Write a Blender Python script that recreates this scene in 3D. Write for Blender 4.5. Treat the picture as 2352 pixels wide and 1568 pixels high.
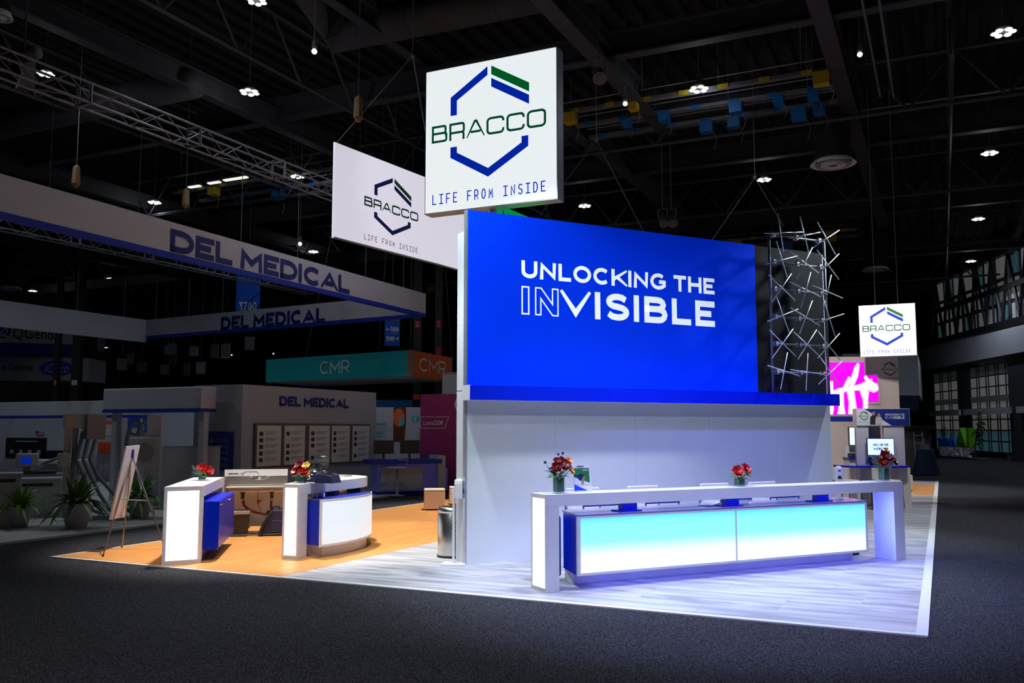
import bpy, bmesh, math, random
import numpy as np
for o in list(bpy.data.objects): bpy.data.objects.remove(o)
SC = bpy.context.scene
COL = SC.collection
rad = math.radians
# ---------------------------------------------------------------- camera
FPX, CX, CY, EYE = 2057.0, 1176.0, 784.0, 1.8
PITCH, YAW = math.atan(199/FPX), rad(25.56)
cd = bpy.data.cameras.new('camera'); cam = bpy.data.objects.new('camera', cd); COL.objects.link(cam)
cd.sensor_width = 36; cd.lens = FPX/2352*36; cd.clip_end = 400; cd.clip_start = 0.1
cam.location = (0, 0, EYE); cam.rotation_euler = (math.pi/2 + PITCH, 0, YAW)
SC.camera = cam
# ---------------------------------------------------------------- view, world
SC.view_settings.view_transform = 'Standard'; SC.view_settings.look = 'None'
SC.view_settings.exposure = 0.0; SC.view_settings.gamma = 1.0; SC.view_settings.use_curve_mapping = False
w = bpy.data.worlds.new('world'); SC.world = w; w.use_nodes = True
w.node_tree.nodes['Background'].inputs[0].default_value = (0.10, 0.13, 0.2, 1)
w.node_tree.nodes['Background'].inputs[1].default_value = 0.10
# ---------------------------------------------------------------- booth lights (stage lamps on rigging above the stand)
def spot(x, y, z, tx, ty, tz, power, cone, col=(1, 1, 1), blend=0.6, size=0.25):
    l = bpy.data.lights.new('stage_spot', 'SPOT'); l.energy = power; l.color = col
    l.spot_size = rad(cone); l.spot_blend = blend; l.shadow_soft_size = size
    o = bpy.data.objects.new('stage_spot', l); COL.objects.link(o); o.location = (x, y, z)
    d = np.array([tx-x, ty-y, tz-z], float)
    from mathutils import Vector
    o.rotation_euler = Vector(d).to_track_quat('-Z', 'Y').to_euler(); return o
COOL = (0.86, 0.92, 1.0); WARM = (1.0, 0.93, 0.86); BLUE = (0.16, 0.2, 1.0)
spot(-9.4, 11.3, 8.5, -9.4, 11.5, 0, 4500, 50, WARM)
spot(-9.3, 17.5, 8.5, -9.3, 17.5, 0, 3600, 50, WARM)
spot(-7.6, 5.5, 8.0, -8.9, 10.8, .3, 800, 34, WARM)
spot(-2.6, 10.4, 8.5, -2.6, 10.6, 0, 2100, 56, COOL)
spot(-6.3, 9.6, 5.0, -6.3, 9.9, 0, 260, 90, COOL)
spot(0.8, 4.0, 8.5, -2.9, 11.8, 1.6, 750, 42, COOL)
spot(0.3, 12.6, 7.0, -1.6, 12.6, 0, 1000, 70, BLUE)
spot(-1.2, 6.8, 7.0, -2.0, 10.0, 0, 1150, 56, BLUE)
spot(0.0, 19.0, 7.5, -1.4, 19.0, 0, 1100, 75, COOL)
spot(-2.2, 19.5, 6.5, -2.2, 26.5, 1.8, 1500, 62, WARM)
spot(-1.2, 29.5, 7.0, -1.2, 29.8, 0, 1300, 66, COOL)
spot(-8.2, 14.2, 9.5, -11.6, 19.0, 7.1, 160, 44, (0.93, 0.92, 1.0))
# pair of wall washers at both ends of the booth wall
spot(-5.86, 8.83, 6.4, -4.6, 11.9, 1.0, 800, 80, (0.8, 0.93, 1.0), .5, .1)
spot(0.05, 16.8, 6.4, -2.5, 15.0, 1.0, 800, 80, (0.8, 0.93, 1.0), .5, .1)
# general lamps spilling on the aisle carpet in front
spot(-3.0, 2.0, 10.0, -3.0, 5.2, 0, 1500, 92, (0.93, 0.95, 1.0), 1.0)
# ---------------------------------------------------------------- pixel helper: real points from the lens geometry
_cp, _sp, _cy, _sy = math.cos(PITCH), math.sin(PITCH), math.cos(YAW), math.sin(YAW)
_R = np.array([[_cy, -_sy, 0], [_sy, _cy, 0], [0, 0, 1]]) @ np.array([[1, 0, 0], [0, _cp, -_sp], [0, _sp, _cp]])
def ray(x, y): return _R @ np.array([x-CX, FPX, -(y-CY)])
def P(x, y, z=0.0):
    d = ray(x, y); t = (z-EYE)/d[2]; return (d[0]*t, d[1]*t, z)
def dep(x, y, D):
    d = ray(x, y)*D/FPX; return (d[0], d[1], d[2]+EYE)
class Fr:
    """upright frame on the floor: x to the right along a front, y away behind it, z up"""
    def __init__(s, a, rot):
        s.a = np.array(a, float)[:2]; s.r = rad(rot)
        s.u = np.array([math.cos(s.r), math.sin(s.r)]); s.v = np.array([-s.u[1], s.u[0]])
    def E(s, x, y, off=0.0):
        d = ray(x, y); t = ((s.a + s.v*off) @ s.v)/(d[:2] @ s.v); q = d[:2]*t - s.a
        return (q @ s.u, EYE + d[2]*t)
    def L(s, q):
        q = np.array(q, float)[:2]-s.a; return (q @ s.u, q @ s.v)
    def W(s, x, y, z=0):
        q = s.a + s.u*x + s.v*y; return (q[0], q[1], z)
FX = lambda X: Fr((X, 0), 90)
FY = lambda Y: Fr((0, Y), 0)
WORLD = Fr((0, 0), 0)
# ---------------------------------------------------------------- materials
MT = {}
def mat(n, col, rough=0.5, metal=0.0, em=0.0, emc=None, noise=0.0, scale=8.0, bump=0.0, spec=0.5, stretch=(1, 1, 1), trans=0.0, col2=None, detail=3.0, coat=0.0, lo=0.35, hi=0.65):
    m = bpy.data.materials.new(n); m.use_nodes = True; nt = m.node_tree; b = nt.nodes['Principled BSDF']
    b.inputs['Roughness'].default_value = rough; b.inputs['Metallic'].default_value = metal
    b.inputs['Base Color'].default_value = (*col, 1); b.inputs['Specular IOR Level'].default_value = spec
    b.inputs['Coat Weight'].default_value = coat
    if trans: b.inputs['Transmission Weight'].default_value = trans; b.inputs['IOR'].default_value = 1.3
    if em:
        b.inputs['Emission Color'].default_value = (*(emc or col), 1); b.inputs['Emission Strength'].default_value = em
    if noise or bump or col2:
        tc = nt.nodes.new('ShaderNodeTexCoord'); mp = nt.nodes.new('ShaderNodeMapping'); no = nt.nodes.new('ShaderNodeTexNoise')
        mp.inputs['Scale'].default_value = stretch; no.inputs['Scale'].default_value = scale; no.inputs['Detail'].default_value = detail
        nt.links.new(tc.outputs['Object'], mp.inputs['Vector']); nt.links.new(mp.outputs[0], no.inputs['Vector'])
        if noise or col2:
            rp = nt.nodes.new('ShaderNodeValToRGB')
            c2 = col2 or tuple(c*(1-noise) for c in col)
            rp.color_ramp.elements[0].position = lo; rp.color_ramp.elements[0].color = (*c2, 1)
            rp.color_ramp.elements[1].position = hi; rp.color_ramp.elements[1].color = (*col, 1)
            nt.links.new(no.outputs['Fac'], rp.inputs['Fac']); nt.links.new(rp.outputs[0], b.inputs['Base Color'])
        if bump:
            bp = nt.nodes.new('ShaderNodeBump'); bp.inputs['Strength'].default_value = bump; bp.inputs['Distance'].default_value = 0.02
            nt.links.new(no.outputs['Fac'], bp.inputs['Height']); nt.links.new(bp.outputs[0], b.inputs['Normal'])
    MT[n] = m; return m
mat('white', (0.78, 0.78, 0.80), 0.45, noise=0.03)
mat('laminate', (0.74, 0.74, 0.78), 0.4, noise=0.04, scale=3)
mat('wallwhite', (0.72, 0.77, 0.80), 0.6, noise=0.04, scale=2)
mat('alu', (0.62, 0.66, 0.70), 0.35, 0.7, noise=0.08)
mat('steel', (0.62, 0.60, 0.57), 0.28, 1.0, noise=0.12, scale=5, stretch=(1, 1, 0.05))
mat('brushed', (0.60, 0.56, 0.50), 0.34, 1.0, noise=0.2, scale=3, stretch=(1, 1, 3))
mat('chrome', (0.85, 0.85, 0.87), 0.12, 1.0, noise=0.03)
mat('black', (0.012, 0.012, 0.015), 0.45, noise=0.2)
mat('deskgloss_shaded', (0.22, 0.21, 0.34), 0.18, noise=0.05)  # base colour darkened for the shade that the portal top casts on the desktop
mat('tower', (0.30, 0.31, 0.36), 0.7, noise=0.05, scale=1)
mat('blackmatte', (0.006, 0.005, 0.009), 0.9, noise=0.3, scale=60)
mat('navy', (0.012, 0.018, 0.07), 0.5, noise=0.1)
mat('rubber', (0.012, 0.012, 0.012), 0.7, noise=0.2)
mat('bluegloss', (0.0, 0.018, 0.62), 0.28, noise=0.06, scale=2, spec=0.4)
mat('bluedark', (0.005, 0.02, 0.30), 0.35, noise=0.08)
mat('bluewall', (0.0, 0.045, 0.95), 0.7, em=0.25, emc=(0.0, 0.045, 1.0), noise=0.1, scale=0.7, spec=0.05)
mat('blueledge', (0.0, 0.02, 0.95), 0.6, noise=0.06, scale=3, spec=0.1)
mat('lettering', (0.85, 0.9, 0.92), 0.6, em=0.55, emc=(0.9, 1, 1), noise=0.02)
mat('signface', (0.9, 0.95, 0.96), 0.5, em=0.85, emc=(0.93, 0.99, 1.0), noise=0.03, scale=1)
mat('lit', (0.9, 0.95, 1.0), 0.4, em=1.15, emc=(0.92, 0.97, 1.0), noise=0.02)
mat('litsoft', (0.45, 0.5, 0.55), 0.35, em=0.66, emc=(0.84, 0.92, 1.0), noise=0.05, scale=1.5)
mat('logoblue', (0.0, 0.03, 0.5), 0.6, em=0.5, emc=(0.0, 0.03, 0.6), noise=0.05)
mat('logogreen', (0.0, 0.16, 0.03), 0.6, em=0.5, emc=(0.0, 0.17, 0.03), noise=0.05)
mat('logodark', (0.0, 0.09, 0.035), 0.6, em=0.5, emc=(0.0, 0.09, 0.04), noise=0.05)
mat('inkblue', (0.004, 0.02, 0.22), 0.6, noise=0.05)
mat('inkgreen', (0.004, 0.17, 0.05), 0.6, noise=0.05)
mat('inkteal', (0.004, 0.15, 0.07), 0.6, noise=0.05)
mat('inkblack', (0.02, 0.022, 0.03), 0.6, noise=0.05)
mat('fabricwhite_glow', (0.78, 0.78, 0.86), 0.85, noise=0.04, scale=2, em=0.62, emc=(0.88, 0.86, 1.0))  # emission stands in for lamp light falling on the white cloth
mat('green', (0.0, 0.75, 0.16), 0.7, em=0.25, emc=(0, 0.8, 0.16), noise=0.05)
mat('carpet', (0.082, 0.082, 0.092), 0.97, col2=(0.012, 0.012, 0.016), lo=.44, hi=.58, scale=85, bump=0.6, spec=0.05, detail=6)
mat('border', (0.72, 0.72, 0.72), 0.6, noise=0.05)
mat('wood', (0.74, 0.33, 0.09), 0.42, col2=(0.60, 0.25, 0.065), scale=3.0, stretch=(6, 0.8, 1), bump=0.02, spec=0.4, detail=5)
mat('wood_b', (0.78, 0.36, 0.105), 0.42, col2=(0.62, 0.28, 0.075), scale=3.3, stretch=(7, 0.7, 1), bump=0.02, spec=0.4, detail=5)
mat('stone', (0.56, 0.555, 0.575), 0.45, col2=(0.33, 0.33, 0.36), lo=.4, hi=.62, scale=1.1, stretch=(0.8, 5.5, 1), spec=0.4, detail=7)
mat('stone_b', (0.54, 0.54, 0.565), 0.45, col2=(0.28, 0.28, 0.31), lo=.4, hi=.6, scale=1.4, stretch=(1.0, 4.4, 1), spec=0.4, detail=7)
mat('ottoman', (0.80, 0.70, 0.66), 0.5, noise=0.03)
mat('beige', (0.60, 0.52, 0.49), 0.7, noise=0.04, scale=2)
mat('lilac', (0.62, 0.58, 0.66), 0.6, noise=0.04, scale=2)
mat('greypanel', (0.30, 0.32, 0.38), 0.6, noise=0.05)
mat('rodmetal', (0.80, 0.80, 0.84), 0.35, 0.35, noise=0.05)
mat('darksteel', (0.030, 0.032, 0.042), 0.7, noise=0.25, scale=3)
mat('ductgrey', (0.040, 0.041, 0.050), 0.8, noise=0.2, scale=2)
mat('deck', (0.010, 0.010, 0.014), 0.9, noise=0.3, scale=2)
mat('trussalu', (0.16, 0.16, 0.19), 0.5, 0.3, noise=0.15)
mat('cable', (0.16, 0.17, 0.19), 0.5, 0.3, noise=0.1)
mat('yellow', (0.42, 0.30, 0.0), 0.6, noise=0.1)
mat('boxblue', (0.0, 0.12, 0.38), 0.5, noise=0.1)
mat('tag', (0.20, 0.12, 0.05), 0.7, noise=0.1)
mat('lampring', (1, 0.97, 0.88), 0.5, em=1.0, emc=(0.9, 0.9, 0.82))
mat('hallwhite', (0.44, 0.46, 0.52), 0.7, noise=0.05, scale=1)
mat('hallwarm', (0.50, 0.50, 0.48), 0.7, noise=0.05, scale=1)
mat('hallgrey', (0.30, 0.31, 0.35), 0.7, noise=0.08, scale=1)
mat('hallink', (0.002, 0.008, 0.14), 0.6, noise=0.05)
mat('hallblue', (0.0, 0.02, 0.36), 0.6, noise=0.05)
mat('bannerblue', (0.0, 0.09, 0.62), 0.6, noise=0.05)
mat('bannerwhite', (0.7, 0.74, 0.8), 0.6, noise=0.03)
mat('teal', (0.0, 0.42, 0.44), 0.6, noise=0.05)
mat('orange', (0.75, 0.12, 0.02), 0.6, noise=0.05)
mat('magenta', (0.24, 0.015, 0.14), 0.6, noise=0.08, scale=2)
mat('red', (0.55, 0.02, 0.03), 0.6, noise=0.05)
mat('purpleblue', (0.16, 0.17, 0.62), 0.5, em=0.03, emc=(0.2, 0.2, 1), noise=0.05)
mat('skin', (0.42, 0.22, 0.13), 0.6, noise=0.08)
mat('hair', (0.10, 0.03, 0.015), 0.7, noise=0.2)
mat('maskteal', (0.10, 0.42, 0.45), 0.6, noise=0.05)
mat('paper', (0.55, 0.55, 0.53), 0.7, noise=0.04)
mat('rackbrown', (0.10, 0.085, 0.065), 0.6, noise=0.3)
mat('leafdark', (0.035, 0.15, 0.03), 0.4, noise=0.35, scale=20)
mat('leaflight', (0.16, 0.36, 0.02), 0.4, noise=0.3, scale=20)
mat('leafgrey', (0.14, 0.25, 0.17), 0.6, noise=0.3, scale=30)
mat('leafbright', (0.05, 0.30, 0.03), 0.35, noise=0.4, scale=20)
mat('petalred', (0.55, 0.006, 0.012), 0.4, noise=0.4, scale=25)
mat('petaldeep', (0.26, 0.004, 0.02), 0.4, noise=0.5, scale=25)
mat('petalyellow', (0.85, 0.62, 0.16), 0.4, noise=0.2, scale=25)
mat('petalorange', (0.85, 0.30, 0.02), 0.4, noise=0.2, scale=25)
mat('thistle', (0.03, 0.04, 0.16), 0.7, noise=0.4, scale=60)
mat('vasegreen', (0.006, 0.13, 0.075), 0.25, noise=0.5, scale=20)
mat('potgrey', (0.46, 0.50, 0.54), 0.4, noise=0.06)
mat('hose', (0.20, 0.27, 0.31), 0.5, noise=0.08)
mat('pipered', (0.25, 0.015, 0.012), 0.35, noise=0.2)
mat('blackplastic', (0.02, 0.016, 0.016), 0.45, noise=0.15)
mat('liner', (0.42, 0.36, 0.36), 0.35, noise=0.3, scale=40)
mat('beans', (0.02, 0.007, 0.004), 0.4, noise=0.4, scale=80, bump=0.5)
mat('screenwhite', (0.5, 0.7, 0.75), 0.3, em=0.9, emc=(0.75, 0.97, 1), noise=0.02)
mat('screenblue', (0, 0.02, 0.4), 0.3, em=0.25, emc=(0, 0.05, 0.9))
mat('screenmag', (0.9, 0.0, 0.9), 0.4, em=0.95, emc=(1, 0.0, 0.95), noise=0.02)
mat('screenpink', (1, 0.5, 1), 0.4, em=1.0, emc=(1, 0.45, 1))
mat('screenbone', (1, 1, 1), 0.4, em=1.15, emc=(1, 0.96, 1))
mat('daylight', (0.35, 0.38, 0.40), 0.4, em=0.065, emc=(0.78, 0.76, 0.72), noise=0.1, scale=0.4)
mat('daylightteal', (0.08, 0.2, 0.25), 0.4, em=0.045, emc=(0.25, 0.62, 0.75), noise=0.2, scale=0.3)
mat('frosty', (0.10, 0.12, 0.12), 0.4, em=0.012, emc=(0.5, 0.7, 0.66), noise=0.1, scale=0.4)
mat('aigreen', (0.12, 0.45, 0.0), 0.6, noise=0.1)
mat('drape', (0.01, 0.035, 0.10), 0.8, noise=0.3, scale=5)
mat('greydim', (0.12, 0.12, 0.13), 0.8, noise=0.2, scale=2)
mat('ledblue', (0.1, 0.15, 1), 0.5, em=2.0, emc=(0.08, 0.12, 1))
def glassmat(n, tint, alpha):
    m = bpy.data.materials.new(n); m.use_nodes = True; nt = m.node_tree; b = nt.nodes['Principled BSDF']
    no = nt.nodes.new('ShaderNodeTexNoise'); no.inputs['Scale'].default_value = 3
    rp = nt.nodes.new('ShaderNodeValToRGB'); rp.color_ramp.elements[0].color = (*[c*0.92 for c in tint], 1); rp.color_ramp.elements[1].color = (*tint, 1)
    nt.links.new(no.outputs['Fac'], rp.inputs['Fac']); nt.links.new(rp.outputs[0], b.inputs['Base Color'])
    b.inputs['Roughness'].default_value = 0.04; b.inputs['Alpha'].default_value = alpha; b.inputs['Specular IOR Level'].default_value = 0.8
    MT[n] = m
glassmat('glass', (0.55, 0.75, 0.78), 0.08)
# counter panel: LED colour wash mixed behind opal acrylic, cyan above and white below
m = bpy.data.materials.new('litcyan'); m.use_nodes = True; nt = m.node_tree; b = nt.nodes['Principled BSDF']
ge = nt.nodes.new('ShaderNodeNewGeometry'); sx = nt.nodes.new('ShaderNodeSeparateXYZ'); rp = nt.nodes.new('ShaderNodeValToRGB')
mr = nt.nodes.new('ShaderNodeMapRange'); mr.inputs['From Min'].default_value = 0.17; mr.inputs['From Max'].default_value = 0.79
nt.links.new(ge.outputs['Position'], sx.inputs[0]); nt.links.new(sx.outputs['Z'], mr.inputs['Value']); nt.links.new(mr.outputs[0], rp.inputs['Fac'])
el = rp.color_ramp.elements; el[0].position = 0.30; el[0].color = (0.95, 1.0, 1.0, 1); el[1].position = 0.55; el[1].color = (0.22, 0.93, 1.0, 1)
e = el.new(0.85); e.color = (0.20, 0.95, 1.0, 1); e = el.new(1.0); e.color = (0.05, 0.75, 0.95, 1)
nt.links.new(rp.outputs[0], b.inputs['Emission Color']); b.inputs['Emission Strength'].default_value = 0.92
b.inputs['Base Color'].default_value = (0.3, 0.4, 0.42, 1); b.inputs['Roughness'].default_value = 0.3; MT['litcyan'] = m
# ---------------------------------------------------------------- mesh builder
ORG = {}
class MB:
    def __init__(s): s.v = []; s.f = []; s.cuts = None
    def add(s, vs, fs):
        n = len(s.v); s.v += [tuple(v) for v in vs]; s.f += [tuple(i+n for i in f) for f in fs]; return s
    def box(s, x0, x1, y0, y1, z0, z1):
        return s.add([(x0,y0,z0),(x1,y0,z0),(x1,y1,z0),(x0,y1,z0),(x0,y0,z1),(x1,y0,z1),(x1,y1,z1),(x0,y1,z1)],
            [(0,3,2,1),(4,5,6,7),(0,1,5,4),(1,2,6,5),(2,3,7,6),(3,0,4,7)])
    def prism(s, poly, z0, z1):                      # footprint polygon (ccw) raised
        n = len(poly); a = [(p[0], p[1], z0) for p in poly] + [(p[0], p[1], z1) for p in poly]
        return s.add(a, [tuple(range(n))[::-1], tuple(range(n, 2*n))] + [(i, (i+1) % n, n+(i+1) % n, n+i) for i in range(n)])
    def prismy(s, poly, y0, y1):                     # elevation polygon (x,z) given depth
        n = len(poly); a = [(p[0], y0, p[1]) for p in poly] + [(p[0], y1, p[1]) for p in poly]
        return s.add(a, [tuple(range(n)), tuple(range(n, 2*n))[::-1]] + [(i, n+i, n+(i+1) % n, (i+1) % n) for i in range(n)])
    def tube(s, pts, r, n=6, r2=None):
        pts = [np.array(p, float) for p in pts]; m = len(pts); rr = [r + ((r2 if r2 is not None else r)-r)*i/max(1, m-1) for i in range(m)]
        vs = []; up = None
        for i, p in enumerate(pts):
            t = pts[min(i+1, m-1)]-pts[max(i-1, 0)]; t = t/(np.linalg.norm(t)+1e-9)
            if up is None:
                up = np.array([0, 0, 1.0]) if abs(t[2]) < 0.9 else np.array([1.0, 0, 0])
            a = np.cross(t, up); a /= np.linalg.norm(a)+1e-9; bb = np.cross(a, t); up = bb
            for k in range(n):
                q = 2*math.pi*k/n; vs.append(p + rr[i]*(a*math.cos(q)+bb*math.sin(q)))
        fs = [(i*n+k, i*n+(k+1) % n, (i+1)*n+(k+1) % n, (i+1)*n+k) for i in range(m-1) for k in range(n)]
        fs += [tuple(range(n))[::-1], tuple((m-1)*n+k for k in range(n))]
        return s.add(vs, fs)
    def lathe(s, prof, cx=0, cy=0, n=20, cap=True):
        vs = []; m = len(prof)
        for r, z in prof:
            for k in range(n):
                q = 2*math.pi*k/n; vs.append((cx+r*math.cos(q), cy+r*math.sin(q), z))
        fs = [(i*n+k, i*n+(k+1) % n, (i+1)*n+(k+1) % n, (i+1)*n+k) for i in range(m-1) for k in range(n)]
        if cap: fs += [tuple(range(n))[::-1], tuple((m-1)*n+k for k in range(n))]
        return s.add(vs, fs)
    def ball(s, c, r, n=8, m=5, sq=(1, 1, 1)):
        pr = [(max(1e-3, math.sin(math.pi*i/m)), -math.cos(math.pi*i/m)) for i in range(m+1)]; k0 = len(s.v)
        s.lathe(pr, 0, 0, n)
        for i in range(k0, len(s.v)):
            v = s.v[i]; s.v[i] = (c[0]+v[0]*r*sq[0], c[1]+v[1]*r*sq[1], c[2]+v[2]*r*sq[2])
        return s
    def leaf(s, p, d, L, wd, droop=0.3, seg=5, fold=0.12):  # blade from p heading d
        p = np.array(p, float); d = np.array(d, float); d /= np.linalg.norm(d)+1e-9
        side = np.cross(d, (0, 0, 1)); side /= np.linalg.norm(side)+1e-9; vs = []; nrm = np.cross(side, d)
        for i in range(seg+1):
            t = i/seg; c = p + d*L*t + np.array([0, 0, -1])*droop*L*t*t; ww = wd*math.sin(math.pi*min(0.97, t*0.9+0.06))**0.8*0.5
            vs += [c - side*ww + nrm*ww*fold, c - nrm*ww*fold, c + side*ww + nrm*ww*fold]
        fs = []
        for i in range(seg):
            a = i*3; fs += [(a, a+1, a+4, a+3), (a+1, a+2, a+5, a+4)]
        return s.add(vs, fs)
    def build(s, name, m, parent=None, fr=None, org=None, smooth=False, bevel=0.0, loc=None):
        if s.cuts and len(s.cuts) > 1:               # lettering: one object per word
            first = None
            for (v0, f0), (v1, f1) in zip(s.cuts, s.cuts[1:]+[(len(s.v), len(s.f))]):
                q = MB(); q.v = s.v[v0:v1]; q.f = [tuple(i-v0 for i in f) for f in s.f[f0:f1]]
                o = q.build(name, m, parent, fr, org, smooth, bevel); first = first or o
            return first
        o3 = np.zeros(3)
        if parent is not None: o3 = np.array(ORG.get(parent.name, (0, 0, 0)), float)
        elif org is not None: o3 = np.array(org, float)
        me = bpy.data.meshes.new(name); me.from_pydata([tuple(np.array(v)-o3) for v in s.v], [], s.f)
        me.materials.append(MT[m])
        if smooth: me.polygons.foreach_set('use_smooth', [True]*len(me.polygons))
        me.update(); bm = bmesh.new(); bm.from_mesh(me)
        if s.v and len(s.f) < 60000: bmesh.ops.recalc_face_normals(bm, faces=bm.faces)
        bm.to_mesh(me); bm.free()
        o = bpy.data.objects.new(name, me); COL.objects.link(o)
        if parent is not None: o.parent = parent; ORG[o.name] = tuple(o3)
        elif fr is not None:
            o.location = fr.W(o3[0], o3[1], o3[2]); o.rotation_euler = (0, 0, fr.r); ORG[o.name] = tuple(o3)
        if bevel:
            b_ = o.modifiers.new('bevel', 'BEVEL'); b_.width = bevel; b_.segments = 2; b_.limit_method = 'ANGLE'
        return o
def box(*a): return MB().box(*a)
def thing(name, label, cat, fr, org, group=None):
    o = bpy.data.objects.new(name, None); COL.objects.link(o); o.empty_display_size = 0.1
    o.location = fr.W(org[0], org[1], org[2] if len(org) > 2 else 0); o.rotation_euler = (0, 0, fr.r)
    ORG[o.name] = tuple(org) if len(org) > 2 else (org[0], org[1], 0)
    o['label'] = label; o['category'] = cat
    if group: o['group'] = group
    return o
def tag(o, label, cat, group=None):
    o['label'] = label; o['category'] = cat
    if group: o['group'] = group
    return o
def struct(o): o['kind'] = 'structure'; return o
def dup(root, loc, rotz=None, label=None, group=None):
    r = root.copy(); COL.objects.link(r); r.location = loc
    if rotz is not None: r.rotation_euler = (0, 0, rotz)
    if label: r['label'] = label
    if group: r['group'] = group
    kids = {}
    for ch in root.children: kids.setdefault(ch.name, ch)
    for ch in kids.values():
        c = ch.copy(); COL.objects.link(c); c.parent = r
        for g in ch.children:
            d = g.copy(); COL.objects.link(d); d.parent = c
    return r
# ---------------------------------------------------------------- stroke lettering
def arc(cx, cy, rx, ry, a0, a1, n=9):
    return [(cx+rx*math.cos(rad(a0+(a1-a0)*i/n)), cy+ry*math.sin(rad(a0+(a1-a0)*i/n))) for i in range(n+1)]
G = {
 'U': (.76, [[(0, 1), (0, .36)] + arc(.5, .36, .5, .36, 180, 360) + [(1, 1)]]), 'N': (.80, [[(0, 0), (0, 1), (1, 0), (1, 1)]]),
 'L': (.58, [[(0, 1), (0, 0), (1, 0)]]), 'O': (.94, ['o']), 'C': (.84, [arc(.54, .5, .54, .5, 45, 315, 18)]),
 'K': (.78, [[(0, 0), (0, 1)], [(.95, 1), (0, .34)], [(.35, .55), (1, 0)]]), 'I': (.0, [[(0, 0), (0, 1)]]),
 'G': (.88, [arc(.53, .5, .53, .5, 48, 270, 14) + [(.8, .06), (1, .2), (1, .47), (.58, .47)]]),
 'T': (.70, [[(0, 1), (1, 1)], [(.5, 1), (.5, 0)]]), 'H': (.78, [[(0, 0), (0, 1)], [(1, 0), (1, 1)], [(0, .5), (1, .5)]]),
 'E': (.62, [[(1, 1), (0, 1), (0, 0), (1, 0)], [(0, .5), (.92, .5)]]), 'F': (.60, [[(1, 1), (0, 1), (0, 0)], [(0, .48), (.9, .48)]]),
 'V': (.84, [[(0, 1), (.5, 0), (1, 1)]]), 'A': (.86, [[(0, 0), (.5, 1), (1, 0)], [(.2, .27), (.8, .27)]]),
 'S': (.68, [[(.95, .86), (.75, .97)] + arc(.48, .76, .46, .24, 80, 270, 10) + arc(.52, .25, .48, .25, 90, -100, 10) + [(.2, .04), (0, .17)]]),
 'B': (.72, [[(0, 0), (0, 1), (.55, 1)] + arc(.6, .77, .32, .23, 90, -90, 6) + [(0, .54)], [(.6, .54)] + arc(.66, .27, .34, .27, 90, -90, 6) + [(0, 0)]]),
 'D': (.80, [[(0, 0), (0, 1), (.4, 1)] + arc(.45, .5, .55, .5, 90, -90, 12) + [(0, 0)]]),
 'M': (.94, [[(0, 0), (0, 1), (.5, .3), (1, 1), (1, 0)]]),
 'R': (.72, [[(0, 0), (0, 1), (.55, 1)] + arc(.6, .7, .4, .3, 90, -90, 7) + [(0, .4)], [(.5, .4), (1, 0)]]),
 'P': (.68, [[(0, 0), (0, 1), (.55, 1)] + arc(.6, .68, .4, .32, 90, -90, 7) + [(0, .36)]]),
 'W': (1.2, [[(0, 1), (.25, 0), (.5, 1), (.75, 0), (1, 1)]]), 'Y': (.8, [[(0, 1), (.5, .45), (1, 1)], [(.5, .5), (.5, 0)]]),
 'X': (.8, [[(0, 1), (1, 0)], [(0, 0), (1, 1)]]),
 '0': (.62, ['o']), '3': (.56, [[(0, 1), (.95, 1), (.45, .6)] + arc(.5, .3, .5, .3, 80, -140, 9)]),
 '7': (.56, [[(0, 1), (1, 1), (.3, 0)]]), '8': (.58, ['o8']), '9': (.58, [arc(.5, .68, .5, .32, 0, 360, 14), [(1, .68), (.9, .3), (.45, 0)]]),
 '?': (.5, [arc(.5, .72, .5, .28, 160, -60, 8) + [(.5, .35), (.5, .26)], [(.5, .1), (.5, 0)]]),
 '<': (.8, [[(.4, .9), (0, .5), (.4, .1)], [(0, .5), (1, .5)]]), '>': (.8, [[(.6, .9), (1, .5), (.6, .1)], [(0, .5), (1, .5)]]),
 '-': (.4, [[(0, .5), (1, .5)]]), '1': (.3, [[(0, .8), (1, 1), (1, 0)]]), '6': (.58, [arc(.5, .32, .5, .32, 0, 360, 14), [(0, .32), (.1, .7), (.55, 1)]]),
}
def rr(x0, x1, z0, z1, r, gap=None):
    return None
SQ = {  # wide square style
 'B': (1.02, [[(0, 0), (0, 1), (.8, 1)] + arc(.82, .87, .12, .13, 90, 0, 3) + [(.94, .64)] + arc(.82, .66, .12, .12, 0, -90, 3) + [(0, .54)],
              [(.82, .54)] + arc(.88, .42, .12, .12, 90, 0, 3) + arc(.88, .13, .12, .13, 0, -90, 3) + [(0, 0)]]),
 'R': (1.0, [[(0, 0), (0, 1), (.86, 1)] + arc(.86, .86, .14, .14, 90, 0, 3) + arc(.86, .54, .14, .12, 0, -90, 3) + [(0, .42)], [(.86, .42)] + arc(.86, .30, .12, .12, 90, 0, 3) + [(.98, 0)]]),
 'A': (1.12, [[(0, 0), (.45, 1), (.55, 1), (1, 0)], [(.17, .3), (.83, .3)]]),
 'C': (1.12, [[(1, .72)] + arc(.80, .80, .20, .20, 0, 90, 4) + arc(.22, .80, .22, .20, 90, 180, 4) + arc(.22, .20, .22, .20, 180, 270, 4) + arc(.80, .20, .20, .20, 270, 360, 4) + [(1, .28)]]),
 'O': (1.16, ['q']), }
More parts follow.
